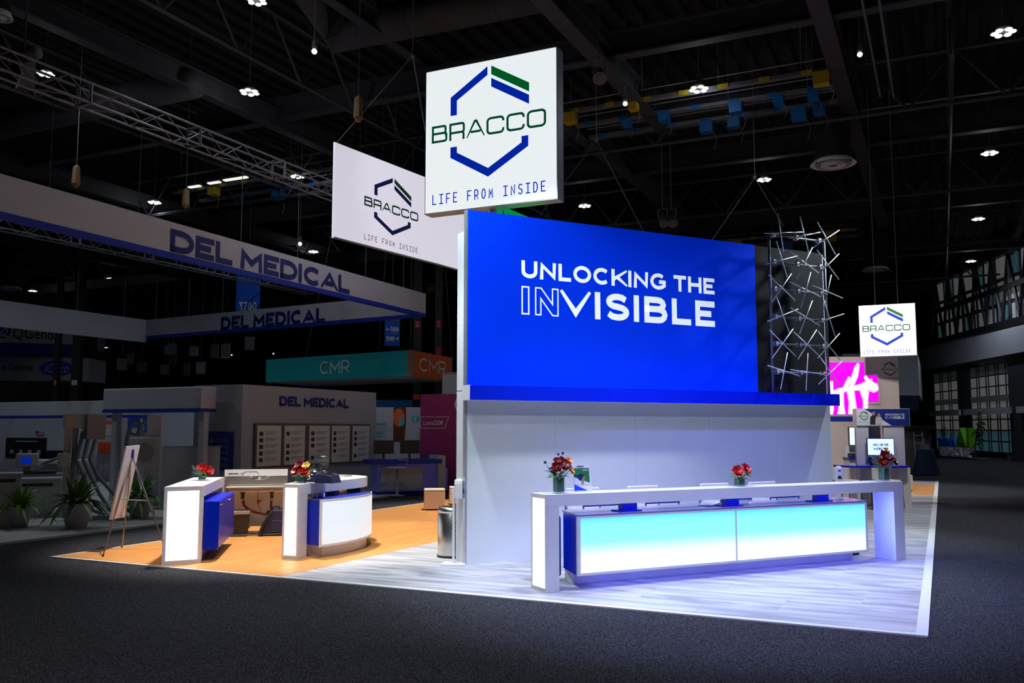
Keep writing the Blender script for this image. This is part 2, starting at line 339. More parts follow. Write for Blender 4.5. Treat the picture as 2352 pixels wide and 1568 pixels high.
def strip(mb, pts, wd, closed, y, zmin, zmax):
    pts = [p for i, p in enumerate(pts) if i == 0 or math.hypot(p[0]-pts[i-1][0], p[1]-pts[i-1][1]) > 1e-4]
    n = len(pts); L = []; R_ = []
    if n < 2: return
    for i in range(n):
        a = pts[i-1] if (i or closed) else None; c = pts[(i+1) % n] if (i < n-1 or closed) else None; p = pts[i]
        def un(q, r_):
            d = (r_[0]-q[0], r_[1]-q[1]); l = math.hypot(*d) or 1e-9; return (d[0]/l, d[1]/l)
        d1 = un(a, p) if a is not None else None; d2 = un(p, c) if c is not None else None
        if d1 is None: d1 = d2
        if d2 is None: d2 = d1
        n1 = (-d1[1], d1[0]); n2 = (-d2[1], d2[0]); mx, mz = n1[0]+n2[0], n1[1]+n2[1]; l = math.hypot(mx, mz)
        if l < 1e-3: mx, mz, l = n1[0], n1[1], 1
        mx /= l; mz /= l; k = wd/2/max(0.22, mx*n1[0]+mz*n1[1])
        def lim(sg):
            zz = p[1]+sg*mz*k
            if zz > zmax+1e-9: kk = (zmax-p[1])/(sg*mz)
            elif zz < zmin-1e-9: kk = (zmin-p[1])/(sg*mz)
            else: kk = k
            return (p[0]+sg*mx*kk, y, p[1]+sg*mz*kk)
        L.append(lim(1)); R_.append(lim(-1))
    m = n if closed else n-1
    mb.add(L+R_, [(i, (i+1) % n, n+(i+1) % n, n+i) for i in range(m)])
def lettering(text, x0, x1, z0, z1, y, wt, style=None, mb=None, sp=0.18, mono=0.5):
    """flat letters between x0..x1, baseline z0, cap line z1; wt = stroke weight / cap height"""
    mb = mb or MB(); H = z1-z0; wd = wt*H; mb.cuts = [(len(mb.v), len(mb.f))]
    def gl(ch):
        if style == 'mono':
            wdt, pl = G.get(ch, (.5, [])); pl = [[(0, 0), (1, 0)], [(0, 1), (1, 1)], [(.5, 0), (.5, 1)]] if ch == 'I' else pl
            return mono, pl
        if style == 'sq': return SQ[ch]
        return G.get(ch, (.5, []))
    ws = [(wt + gl(c)[0] if c != ' ' else (mono+wt if style == 'mono' else .28)) for c in text]; gap = sp
    tot = sum(ws)+gap*(len(text)-1); sx_ = (x1-x0)/tot; x = x0
    for i, ch in enumerate(text):
        cw = ws[i]*sx_
        if ch == ' ': mb.cuts.append((len(mb.v), len(mb.f)))
        if ch != ' ':
            for j, pl in enumerate(gl(ch)[1]):
                closed = False
                if pl == 'o': pl = arc(.5, .5, .5, .5, 0, 350, 23); closed = True
                elif pl == 'o8':
                    for q in (arc(.5, .76, .42, .24, 0, 345, 14), arc(.5, .27, .5, .27, 0, 345, 14)):
                        strip(mb, [(x+wd/2+u*(cw-wd), z0+wd/2+v*(H-wd)) for u, v in q], wd, True, y-j*2e-4, z0-wd*.05, z1+wd*.05)
                    continue
                elif pl == 'q':
                    pl = arc(.78, .78, .22, .22, 0, 90, 4)+arc(.22, .78, .22, .22, 90, 180, 4)+arc(.22, .22, .22, .22, 180, 270, 4)+arc(.78, .22, .22, .22, 270, 360, 4); closed = True
                q = [(x+wd/2+u*max(0, cw-wd), z0+wd/2+v*(H-wd)) for u, v in pl]
                if not closed and len(q) > 1:
                    for e0, e1 in ((0, 1), (-1, -2)):            # carry flat stroke ends out to the letter's edge
                        (u, v), a_, b_ = pl[e0], q[e0], q[e1]; dx, dz = a_[0]-b_[0], a_[1]-b_[1]; l_ = math.hypot(dx, dz)
                        if l_ < 1e-6: continue
                        if v in (0, 1) and abs(dz) > .3*l_: k_ = wd/2/abs(dz)
                        elif u in (0, 1) and abs(dz) < .1*l_: k_ = wd/2/l_
                        else: continue
                        q[e0] = (a_[0]+dx*k_, a_[1]+dz*k_)
                strip(mb, q, wd, closed, y-j*2e-4, z0-1e-6, z1+1e-6)
        x += cw+gap*sx_
    return mb
def curvetext(text, x0, x1, z0, z1, y, bold=0.0, shear=0.0):
    """typeset in the built-in font as real flat letters, fitted to a box"""
    c = bpy.data.curves.new('txt', 'FONT'); c.body = text; c.offset = bold; c.shear = shear; c.resolution_u = 3
    o = bpy.data.objects.new('txt', c); COL.objects.link(o); dg = bpy.context.evaluated_depsgraph_get(); dg.update()
    me = bpy.data.meshes.new_from_object(o.evaluated_get(dg)); vs = [v.co.copy() for v in me.vertices]; fs = [tuple(p.vertices) for p in me.polygons]
    bpy.data.objects.remove(o); bpy.data.curves.remove(c); bpy.data.meshes.remove(me)
    ax, bx = min(v.x for v in vs), max(v.x for v in vs); ay, by = min(v.y for v in vs), max(v.y for v in vs)
    return MB().add([(x0+(v.x-ax)/(bx-ax)*(x1-x0), y, z0+(v.y-ay)/(by-ay)*(z1-z0)) for v in vs], fs)
def flat(poly, y): return MB().add([(p[0], y, p[1]) for p in poly], [tuple(range(len(poly)))])
def logo(par, x, z, s, y, mats=('logoblue', 'logogreen', 'logodark', 'logoblue'), text=True, wt=0.135, sz=None):
    sz = sz or s
    """hexagon emblem; x,z = left-bottom of a 2.25-unit square, s = scale"""
    Q = lambda L_: [(x+a*s, z+(b-5.12)*sz) for a, b in L_]
    for pls in ([[(0.466, 6.631), (0.466, 6.925), (0.578, 6.862), (0.578, 6.631)], [(0.466, 6.925), (1.11, 7.32), (1.11, 7.182), (0.578, 6.862)]],
               [[(1.173, 7.125), (1.808, 6.754), (1.808, 6.614), (1.173, 6.989)]],
               [[(0.468, 6.131), (0.583, 6.131), (0.583, 6.033), (0.468, 5.965)], [(0.468, 5.965), (0.583, 6.033), (1.123, 5.724), (1.123, 5.588)],
               [(1.123, 5.588), (1.123, 5.724), (1.683, 6.043), (1.794, 5.975)], [(1.683, 6.043), (1.683, 6.138), (1.794, 6.138), (1.794, 5.975)]]):
        mb = MB()
        for pl in pls: q = Q(pl); mb.add([(a, y, b) for a, b in q], [tuple(range(len(q)))])
        mb.build('emblem_bar', mats[0], par)
    flat(Q([(1.173, 7.32), (1.81, 6.943), (1.81, 6.803), (1.173, 7.182)]), y).build('emblem_stripe', mats[1], par)
    lettering('BRACCO', x+0.132*s, x+2.084*s, z+1.115*sz, z+1.39*sz, y, wt, 'sq', sp=0.14).build('name_lettering', mats[2], par)
    if text: lettering('LIFE FROM INSIDE', x+0.15*s, x+2.07*s, z+0.133*sz, z+0.295*sz, y, 0.11, 'mono', sp=0.40).build('motto_lettering', mats[3], par)
# ================================================================ SETTING
XR, XL, YF, YB = -0.187, -11.453, 8.807, 34.2
struct(MB().add([(-70, -12, -0.02), (40, -12, -0.02), (40, 110, -0.02), (-70, 110, -0.02)], [(0, 1, 2, 3)]).build('floor', 'carpet'))
fl = box(XL, XR, YF, YB, -0.018, -0.003).build('floor_booth', 'border'); struct(fl)
# wood-look and stone-look planks, each its own piece
random.seed(3)
def planks(x0, x1, y0, y1, pl, pw, along, mats, limit_y, name, gapw=0.0035):
    cache = {}; rest = MB(); cnt = 0
    n_w = int(math.ceil(((x1-x0) if along == 'y' else (y1-y0))/pw))
    for i in range(n_w):
        a0 = (x0 if along == 'y' else y0)+i*pw; a1 = min(a0+pw, x1 if along == 'y' else y1)
        t = (y0 if along == 'y' else x0) - random.choice((0.0, .25, .5, .75))*pl; end = y1 if along == 'y' else x1; st = y0 if along == 'y' else x0
        while t < end-1e-4:
            b0 = max(t, st); b1 = min(t+pl, end); t += pl
            if b1-b0 < 0.02: continue
            r = (a0, a1, b0, b1) if along == 'y' else (b0, b1, a0, a1)
            if r[2] > limit_y or cnt >= 298:
                rest.box(r[0]+gapw/2, r[1]-gapw/2, r[2]+gapw/2, r[3]-gapw/2, -0.003, 0.0); continue
            mname = random.choice(mats); key = (round(r[1]-r[0], 3), round(r[3]-r[2], 3), mname); w_, l_ = r[1]-r[0]-gapw, r[3]-r[2]-gapw
            if key not in cache:
                me = bpy.data.meshes.new(name); mb = box(-w_/2, w_/2, -l_/2, l_/2, -0.003, 0.0)
                me.from_pydata(mb.v, [], mb.f); me.materials.append(MT[mname]); me.update(); cache[key] = me
            o = bpy.data.objects.new(name, cache[key]); COL.objects.link(o); o.parent = fl
            o.location = ((r[0]+r[1])/2, (r[2]+r[3])/2, random.uniform(-0.0004, 0.0)); cnt += 1
    if rest.v:
        o = rest.build(name, mats[0], fl); o['kind'] = 'stuff'
# object-space grain would repeat on shared pieces: use world position for the grain
for mn in ('wood', 'wood_b', 'stone', 'stone_b', 'carpet'):
    nt = MT[mn].node_tree
    for nd in nt.nodes:
        if nd.type == 'TEX_COORD':
            ge = nt.nodes.new('ShaderNodeNewGeometry')
            for l in list(nt.links):
                if l.from_node == nd: nt.links.new(ge.outputs['Position'], l.to_socket)
# woven pile fleck on the carpet
XG = -7.35
planks(XL+.06, XG, YF+.06, 27.0, 1.5, 0.25, 'y', ['wood', 'wood', 'wood_b'], 17.6, 'wood_plank')
planks(XG, XR-.10, YF+.10, 27.0, 1.45, 0.40, 'x', ['stone', 'stone_b', 'stone'], 19.5, 'stone_plank')
planks(XL+.06, XR-.10, 27.0, 32.2, 1.5, 0.25, 'y', ['wood'], 0, 'wood_plank')
planks(XL+.06, XR-.10, 32.2, YB-.1, 1.22, 0.31, 'x', ['stone'], 0, 'stone_plank')
# ceiling: corrugated deck, beams
mb = MB()
for i in range(150):
    x = -60+i*0.6; mb.box(x, x+0.3, -2, 95, 13.9, 14.1)
mb.box(-62, 40, -6, 100, 14.1, 14.2)
ceil = struct(mb.build('ceiling', 'deck'))
def ibeam(mb, x0, y0, x1, y1, z, wd, h):
    if abs(x1-x0) < abs(y1-y0): mb.box(x0-wd/2, x0+wd/2, y0, y1, z, z+.06); mb.box(x0-.04, x0+.04, y0, y1, z+.06, z+h-.06); mb.box(x0-wd/2, x0+wd/2, y0, y1, z+h-.06, z+h)
    else: mb.box(x0, x1, y0-wd/2, y0+wd/2, z, z+.06); mb.box(x0, x1, y0-.04, y0+.04, z+.06, z+h-.06); mb.box(x0, x1, y0-wd/2, y0+wd/2, z+h-.06, z+h)
for i, (x, y0, y1, z, wd) in enumerate([(-18.2, 6, 70, 11, .35), (-13.1, 8, 24, 12.2, .3), (-7.45, 12, 27, 11, .42), (-10.05, 22, 48, 11, .38), (-2.07, 10, 44, 11, .42), (-30, 8, 90, 11, .4), (3.8, 20, 60, 11.4, .3), (-42, 10, 90, 11, .4)]):
    b_ = MB(); ibeam(b_, x, y0, x, y1, z, wd, .6); struct(b_.build('ceiling_beam', 'darksteel', ceil))
for y, z in [(12.5, 11.9), (21.3, 11.3), (31.5, 11.2), (42, 11.2), (53, 11.2), (68, 11.2)]:
    b_ = MB(); ibeam(b_, -58, y, 20, y, z, .34, .7); struct(b_.build('ceiling_beam', 'darksteel', ceil))
def truss_x(x0, x1, y, z, h, wdt=.0, r=.05, n=None, m='darksteel'):
    mb = MB(); n = n or int(abs(x1-x0)/2.4); mb.tube([(x0, y, z), (x1, y, z)], r, 4); mb.tube([(x0, y, z+h), (x1, y, z+h)], r, 4)
    for i in range(n):
        a = x0+(x1-x0)*i/n; b = x0+(x1-x0)*(i+1)/n; mb.tube([(a, y, z), ((a+b)/2, y, z+h), (b, y, z)], r*.7, 4)
    return mb
def truss_y(x, y0, y1, z, h, r=.05, n=None):
    mb = MB(); n = n or int(abs(y1-y0)/2.4); mb.tube([(x, y0, z), (x, y1, z)], r, 4); mb.tube([(x, y0, z+h), (x, y1, z+h)], r, 4)
    for i in range(n):
        a = y0+(y1-y0)*i/n; b = y0+(y1-y0)*(i+1)/n; mb.tube([(x, a, z), (x, (a+b)/2, z+h), (x, b, z)], r*.7, 4)
    return mb
for y in (26.5, 36.5, 47.5, 58, 75): struct(truss_x(-56, 14, y, 10.6, 1.5, r=.06).build('ceiling_truss', 'darksteel', ceil))
for x in (-15.2, -22.5, -36, -48, .6, 6): struct(truss_y(x, 9 if x < -10 else 24, 86, 11.0, 1.5, r=.06).build('ceiling_truss', 'darksteel', ceil))
# far hall enclosure (dark)
struct(box(-70, 45, 96, 96.3, -.02, 14).build('wall_back', 'deck'))
struct(box(-60.3, -60, -6, 96, -.02, 14).build('wall_left', 'deck'))
# ---------------------------------------------------------------- air ducts
def duct(pts, r, label):
    mb = MB(); mb.tube(pts, r, 16); o = mb.build('air_duct', 'ductgrey', smooth=True, fr=WORLD, org=pts[0]); tag(o, label, 'air duct')
    pts = [np.array(p, float) for p in pts]
    for a, b in zip(pts[:-1], pts[1:]):
        L_ = np.linalg.norm(b-a); k = int(L_//2.5); d = (b-a)/L_
        for i in range(1, k+1):
            c = a+d*(i*2.5); q = MB(); q.tube([c-d*.03, c+d*.03], r*1.035, 16); q.build('band', 'darksteel', o)
d0 = P(150, 255, 11.2); d1 = P(420, 190, 11.2)
duct([(d0[0]-4, d0[1], 11.2), (d1[0]+.3, d0[1], 11.2)], .42, 'round grey air duct crossing high above the long medical header at left')
a_ = P(690, -60, 12.6); b_ = P(765, 80, 12.6); c_ = P(1180, -10, 12.6)
duct([a_, b_, (c_[0]+3, b_[1]+.3, 12.6)], .5, 'large bent round air duct near the top edge, left of the tall lit sign')
a_ = P(1290, 300, 11.6); duct([(a_[0], a_[1], 11.6), (a_[0]+9, a_[1], 11.6)], .5, 'long dark air duct above the yellow and blue cable trays')
# ---------------------------------------------------------------- air diffusers
def diffuser(px, py, wpx, z, label):
    c = P(px, py, z); D = -math.sin(YAW)*c[0]+math.cos(YAW)*c[1]; R0 = wpx/2*D/FPX
    t = thing('air_diffuser', label, 'air diffuser', WORLD, c)
    for i, k in enumerate((1.0, .78, .56, .34)):
        q = MB().lathe([(R0*k*.82, c[2]+.12+.02*i), (R0*k, c[2]-.02*i), (R0*k*.97, c[2]-.02*i-.015), (R0*k*.78, c[2]+.10+.02*i)], c[0], c[1], 28, cap=False); q.build('ring', 'bannerwhite' if i != 1 else 'hallgrey', t, smooth=True)
    MB().lathe([(R0*.15, c[2]+.15), (R0*.18, c[2]-.05), (.01, c[2]-.07)], c[0], c[1], 16).build('core', 'greydim', t, smooth=True)
    MB().lathe([(R0*.8, c[2]+.12), (R0*.8, 13.9)], c[0], c[1], 20).build('drop_duct', 'deck', t)
diffuser(1914, 377, 104, 9.6, 'round ringed ceiling air diffuser above the metal rod sculpture')
diffuser(-2, 40, 60, 10.2, 'round ringed air diffuser cut by the top left corner of the frame')
diffuser(2012, 620, 60, 9.6, 'smaller distant round air diffuser right of the metal rod sculpture')
diffuser(22, 664, 55, 9.6, 'distant round air diffuser above the plain back run of the header, far left')
# ---------------------------------------------------------------- hall lamps
def lamp_proto():
    t = thing('high_bay_lamp', 'x', 'ceiling lamp', WORLD, (0, 0, 0), 'high bay lamps under the ceiling')
    MB().lathe([(.04, .16), (.15, .15), (.17, .05), (.08, .02)], 0, 0, 12).build('housing', 'greydim', t, smooth=True)
    for k in range(6):
        q = rad(60*k); MB().ball((.19*math.cos(q), .19*math.sin(q), 0), .085, 8, 5, (1.05, 1.05, .45)).build('light_head', 'lampring', t, smooth=True)
    MB().tube([(0, 0, .15), (0, 0, 2.9)], .015, 5).build('stem', 'cable', t)
    return t
LP = [(1605, 205, 'at right of centre, above the yellow and blue cable trays'), (2305, 75, 'brightest, by the top right corner'), (2273, 352, 'second down the right edge'), (1755, 413, 'above the rod sculpture, by the wire fork'), (1343, 473, 'just right of the tall lit sign, low'),
      (683, 405, 'just left of the hanging logo panel'), (355, 465, 'over the middle of the long header'), (2247, 503, 'third down the right edge'), (2230, 600, 'fourth down the right edge'), (2220, 663, 'lowest of the right-hand row'),
      (590, 3, 'cut by the top edge, left of centre'), (105, 170, 'at far left behind the truss hoist'), (245, 637, 'between the two header runs, left'), (75, 668, 'far left, above the plain header'), (720, 578, 'above the end of the long header lettering'), (573, 212, 'small, hung between the beams above the truss')]
lp0 = lamp_proto()
for i, (px, py, s) in enumerate(LP):
    c = P(px, py, 11.0)
    t = lp0 if i == 0 else dup(lp0, c)
    t.location = c; t['label'] = 'added ring-shaped fill lamp '+s; t['group'] = 'high bay lamps under the ceiling'
    if i in (10, 11): t.scale = (.8, .8, .8)
    l = bpy.data.lights.new('lamp_light', 'SPOT'); l.energy = 600 if i in (7, 8, 9) else 190; l.color = (.80, .88, 1.0); l.shadow_soft_size = .12; l.spot_size = rad(150); l.spot_blend = .8
    o = bpy.data.objects.new('lamp_light', l); COL.objects.link(o); o.location = (c[0], c[1], c[2]-.25)
    l = bpy.data.lights.new('lamp_glow', 'POINT'); l.energy = 20; l.color = (.92, .95, 1.0); l.shadow_soft_size = .10
    o = bpy.data.objects.new('lamp_glow', l); COL.objects.link(o); o.location = (c[0], c[1], c[2]-.25)
for c, s in [((-23.0, 11.5, 11.0), 'outside the frame, over the near end of the long header'), ((-35.0, 17.0, 11.0), 'outside the frame, far left over the lettered signs')]:  # unseen lamps, added to brighten the dark far left of the hall
    t = dup(lp0, c, None, 'added ring-shaped fill lamp '+s)
    l = bpy.data.lights.new('lamp_light', 'SPOT'); l.energy = 420; l.color = (.80, .88, 1.0); l.shadow_soft_size = .12; l.spot_size = rad(150); l.spot_blend = .8
    o = bpy.data.objects.new('lamp_light', l); COL.objects.link(o); o.location = (c[0], c[1], c[2]-.25)
# bare pinpoint lamps
for px, py, z, s in [(722, 118, 10.5, 'left of the tall lit sign, under the bent duct'), (1975, 125, 11, 'right of the cable trays, near the top'), (1436, 238, 10.5, 'beside the left end of the cable trays'), (689, 560, 7.9, 'hung over the word on the long header'), (532, 815, 8, 'blue-white, far off under the inner header, left of the teal sign'), (628, 812, 8, 'blue-white, just above the teal sign')]:
    c = P(px, py, z); t = thing('bulb_lamp', 'small bare bulb lamp '+s, 'lamp', WORLD, c)
    MB().ball(c, .07, 8, 5).build('bulb', 'lampring', t, smooth=True)
    MB().lathe([(.03, c[2]+.05), (.07, c[2]+.1), (.05, c[2]+.25)], c[0], c[1], 8).build('socket', 'greydim', t)
    MB().tube([(c[0], c[1], c[2]+.25), (c[0], c[1], 13.9)], .012, 5).build('stem', 'cable', t)
for px, py, s in [(1375, 165, 'above the wire fork right of the tall lit sign'), (1522, 500, 'left one of the pair above the blue panel'), (1542, 500, 'right one of the pair above the blue panel')]:
    c = P(px, py, 10.2 if py < 200 else 9.0); t = thing('theatre_spotlight', 'dark theatre spotlight '+s, 'spotlight', WORLD, c)
    MB().tube([c, (c[0]+.12, c[1]-.25, c[2]-.28)], .12, 10, .17).build('barrel', 'greydim', t)
    MB().tube([(c[0]+.12, c[1]-.25, c[2]-.28), (c[0]+.125, c[1]-.26, c[2]-.29)], .11, 10).build('lens', 'greydim', t)
    MB().tube([(c[0], c[1], c[2]+.3), (c[0], c[1], 13.9)], .02, 5).build('drop_pipe', 'greydim', t)
    MB().tube([(c[0]-.16, c[1], c[2]), (c[0]-.16, c[1], c[2]+.3), (c[0]+.16, c[1], c[2]+.3), (c[0]+.16, c[1], c[2])], .02, 5).build('yoke', 'cable', t)
# fluorescent strips
for px, py, s in [(447, 430, 'leftmost of three above the long header'), (492, 421, 'middle of three above the long header'), (541, 412, 'longest of three above the long header'), (206, 802, 'left of two under the plain header'), (240, 799, 'right of two under the plain header')]:
    z = 11 if py < 500 else 8; c = P(px, py, z); t = thing('strip_light', 'glowing fluorescent strip light, '+s, 'strip light', WORLD, c)
    h = .55 if px == 541 else .28; box(c[0]-h, c[0]+h, c[1]-.08, c[1]+.08, c[2], c[2]+.05).build('tube', 'lampring', t); box(c[0]-h-.05, c[0]+h+.05, c[1]-.12, c[1]+.12, c[2]+.05, c[2]+.12).build('tray', 'greydim', t)
    MB().tube([(c[0], c[1], c[2]+.1), (c[0], c[1], 13.9)], .01, 4).build('rod', 'cable', t)
# ---------------------------------------------------------------- cable trays with junction boxes
def cable_tray(xa, xb, y, z, col, boxes, label):
    t = thing('cable_tray', label, 'cable tray', WORLD, (xa, y, z))
    mb = MB(); mb.box(xa, xb, y-.09, y-.06, z, z+.10); mb.box(xa, xb, y+.06, y+.09, z, z+.10); mb.box(xa, xb, y-.06, y+.06, z+.02, z+.03); mb.build('channel', 'trussalu', t)
    MB().tube([(xa, y-.25, z+.25), (xb, y-.25, z+.28)], .02, 5).build('conduit', 'cable', t)
    n = max(4, int((xb-xa)/1.0))
    for i in range(n):
        x = xa+(xb-xa)*(i+.3)/n; box(x, x+.28, y-.1, y-.09, z-.02, z+.11).build('clip', col, t)
        if i % 2 == 0: MB().tube([(x, y, z), (x+.02, y, z+2.7)], .015, 4).build('hanger', 'greydim', t)
    for bx, s in boxes:
        x = xa+(xb-xa)*bx; box(x, x+.35*s, y-.17, y+.15, z-.30*s, z).build('junction_box', col, t)
        MB().tube([(x+.3*s, y, z-.2*s), (x+.45*s, y-.02, z-.55*s), (x+.35*s, y, z-.8*s)], .012, 4).build('flex', 'cable', t)
TY = [P(1600, 214, 11)[1], P(1640, 245, 11)[1], P(1640, 278, 11)[1]]
cable_tray(-9.8, -2.2, TY[0], 11, 'yellow', [(.02, 1), (.94, 1.1), (.28, .7)], 'upper cable tray with yellow clips and boxes, right of the tall lit sign')
cable_tray(-9.8, -2.2, TY[1], 11, 'boxblue', [(.2, .7), (.35, .8), (.62, 1), (.78, .8), (.9, .8)], 'middle cable tray with blue clips, right of the tall lit sign')
cable_tray(-9.8, -2.2, TY[2], 11, 'boxblue', [(.47, 1.1), (.58, 1), (.82, 1.2), (.9, .9)], 'lowest cable tray with large blue boxes, right of the tall lit sign')
q = P(1840, 540, 11); cable_tray(-10.5, -3.2, q[1], 11, 'yellow', [(.2, 1.5), (.8, 1.5)], 'distant tray with yellow boxes above the rod sculpture')
cable_tray(-10.5, -3.2, q[1]+1.5, 11, 'boxblue', [(.5, 1.5), (.7, 1.5)], 'distant tray with blue boxes behind the rod sculpture top')
q = P(700, 400, 11); cable_tray(-27, -17.4, q[1], 11, 'yellow', [(.85, 1.4), (.2, 1)], 'tray with yellow boxes left of the hanging logo panel')
cable_tray(-27, -17.4, q[1]+1.4, 11, 'boxblue', [(.4, 1.2), (.7, 1.2)], 'tray with blue boxes left of the hanging logo panel')
q = P(680, 680, 11); cable_tray(-33, -22, q[1], 11, 'yellow', [(.1, 2), (.3, 1.6), (.5, 1.5)], 'very distant tray with yellow boxes beside the blue number banner')
# sprinkler pipes at right
for a, b, s in [((1970, 255, 11.5), (2352, 190, 11.5), 'thin pipe sloping across the right of the dark ceiling')]:
    p0 = P(*a); p1 = (p0[0]+8, p0[1], p0[2]); o = MB().tube([p0, p1], .035, 6).build('sprinkler_pipe', 'cable', fr=WORLD, org=p0); tag(o, s, 'pipe')
for px in (2022, 2052): 
    p0 = P(px-40, -30, 10.8); p1 = P(px, 222, 10.8); o = MB().tube([(p1[0], p0[1], 10.8), (p1[0], p1[1], 10.8)], .03, 5).build('sprinkler_pipe', 'greydim', fr=WORLD, org=p1); tag(o, 'thin dark pipe running away along the right ceiling, '+('left' if px == 2022 else 'right')+' of a pair', 'pipe')
# ---------------------------------------------------------------- rigging truss over the header, second dimmer truss
def box_truss(x, y0, y1, z, s, label, seg=.55, m='trussalu'):
    t = thing('rigging_truss', label, 'truss', WORLD, (x, y0, z))
    for dx in (0, s):
        for dz in (0, s): MB().tube([(x+dx, y0, z+dz), (x+dx, y1, z+dz)], .025, 6).build('chord', m, t)
    n = int((y1-y0)/seg); mb = MB()
    for i in range(n):
        a = y0+(y1-y0)*i/n; b = y0+(y1-y0)*(i+1)/n
        za, zb = (z, z+s) if i % 2 else (z+s, z)
        for dx in (0, s): mb.tube([(x+dx, a, za), (x+dx, b, zb)], .012, 4)
        mb.tube([(x if i % 2 else x+s, a, z), (x+s if i % 2 else x, b, z)], .012, 4)
    mb.build('lattice', m, t)
    for k in range(1, 6):
        y = y0+(y1-y0)*k/6; q = MB()
        for a, b in (((x, z), (x, z+s)), ((x, z+s), (x+s, z+s)), ((x+s, z+s), (x+s, z)), ((x+s, z), (x, z))): q.tube([(a[0], y, a[1]), (b[0], y, b[1])], .035, 5)
        q.build('joint_frame', m, t)
    return t
box_truss(-14.5, 8.5, 25.0, 7.85, .38, 'square aluminium rigging truss above the long medical header')
box_truss(-24.0, 13.0, 30.0, 7.4, .4, 'dim rigging truss seen below the long header at far left')
q = P(55, 140, 8.6); t = thing('chain_hoist', 'dark motor hoist clamped on the rigging truss at top left', 'chain hoist', WORLD, q)
MB().tube([(q[0]-.35, q[1], q[2]+.1), (q[0]+.35, q[1], q[2]+.1)], .13, 10).build('motor', 'greydim', t, smooth=True)
box(q[0]-.14, q[0]+.14, q[1]-.14, q[1]+.14, q[2]-.55, q[2]+.05).build('chain_bag', 'black', t); MB().tube([(q[0], q[1], q[2]+.1), (q[0], q[1], 13.9)], .02, 5).build('chain', 'cable', t)
MB().tube([(q[0]+.1, q[1]-.2, q[2]-.1), (q[0]+.25, q[1]-.2, q[2]-.35), (q[0]+.1, q[1]-.2, q[2]-.6)], .015, 5).build('control_cable', 'hallwhite', t)
for px, py, s in [(175, 405, 'above the long header, left'), (427, 455, 'above the long header, right'), (823, 250, 'on the cable left of the tall lit sign')]:
    c = P(px, py, 8.5 if px < 500 else 9.0); t = thing('cable_tag', 'hanging tan cloth chain bag '+s, 'chain bag', WORLD, c)
    MB().lathe([(.03, c[2]+.3), (.09, c[2]+.25), (.11, c[2]-.2), (.05, c[2]-.3)], c[0], c[1], 8).build('bag', 'tag', t)
    MB().tube([(c[0], c[1], c[2]+.3), (c[0], c[1], 13.9)], .01, 4).build('chain', 'greydim', t)
# ================================================================ TALL RECEPTION WALL
W = Fr(P(1071, 1297), 53.06); WL, WT = 6.75, 4.787
t = thing('booth_wall', 'tall booth wall with a blue upper panel and pale lower panels behind the reception counter', 'wall', W, (0, 0, 0))
box(-.022, 0.0, 0, .08, 0, WT).build('end_post', 'alu', t)
box(0.002, WL, .05, .08, 0, WT-.02).build('core', 'wallwhite', t)
xs = [0.002, 1.37, 2.745, 4.142, 5.532, WL]
for i in range(5): box(xs[i]+.001, xs[i+1]-.002, 0, .045, 0.0, 2.2).build('wall_panel', 'wallwhite', t)
box(0.002, 5.155, -.005, .045, 2.38, WT).build('blue_panel', 'bluewall', t)['label'] = 'saturated blue printed panel'
box(5.16, WL-.05, .02, .05, 2.36, WT).build('black_panel', 'blackmatte', t)['label'] = 'matte black fabric panel'
lettering('UNLOCKING THE', .827, 4.296, 3.906, 4.157, -.009, .225, sp=.15).build('headline_lettering', 'lettering', t)
mb = MB(); zz0, zz1 = 3.388, 3.79
def outline(mb, pts, wd): strip(mb, pts, wd, True, -.009, -9, 9)
x0 = .838; outline(mb, [(x0, zz0+.01), (x0+.105, zz0+.01), (x0+.105, zz1-.01), (x0, zz1-.01)], .022)
a = 1.055; b = 1.42; s_ = .105
outline(mb, [(a, zz0+.01), (a+s_*.8, zz0+.01), (a+s_*.8, zz1-.16), (b-s_*.85, zz0+.01), (b, zz0+.01), (b, zz1-.01), (b-s_*.85, zz1-.01), (b-s_*.85, zz0+.17), (a+s_*.85, zz1-.01), (a, zz1-.01)], .020)
mb.build('outline_lettering', 'lettering', t)
lettering('VISIBLE', 1.475, 4.29, zz0, zz1, -.009, .235, sp=.19).build('headline_lettering', 'lettering', t)
# ledge
t = thing('wall_ledge', 'deep blue box ledge running across the booth wall below the blue panel', 'ledge', W, (0, 0, 2.17))
mb = box(-.03, 6.66, -.26, -.002, 2.172, 2.19); mb.build('underside', 'laminate', t)
box(-.08, 2.10, -.28, -.262, 2.172, 2.362).build('fascia', 'blueledge', t); box(2.103, 6.68, -.28, -.262, 2.172, 2.362).build('fascia', 'blueledge', t)
box(-.08, -.06, -.26, -.002, 2.172, 2.37).build('end_cap', 'laminate', t); box(-.06, 6.66, -.26, -.002, 2.345, 2.36).build('top', 'blueledge', t)
box(6.66, 6.68, -.26, -.002, 2.172, 2.36).build('end_cap', 'blueledge', t)
# post left behind the wall
t = thing('booth_post', 'tall slim white post behind the left edge of the booth wall', 'post', W, (.05, .9, 0))
pz = W.E(1056, 530, .1)[1]; px0 = W.L(P(1056, 1291))
box(-.02, .10, .09, .30, 0.0, W.E(1060, 897, .1)[1]-.006).build('shaft', 'wallwhite', t, bevel=.004); box(-.02, .10, .09, .30, W.E(1060, 897, .1)[1]+.006, pz).build('shaft', 'wallwhite', t, bevel=.004)
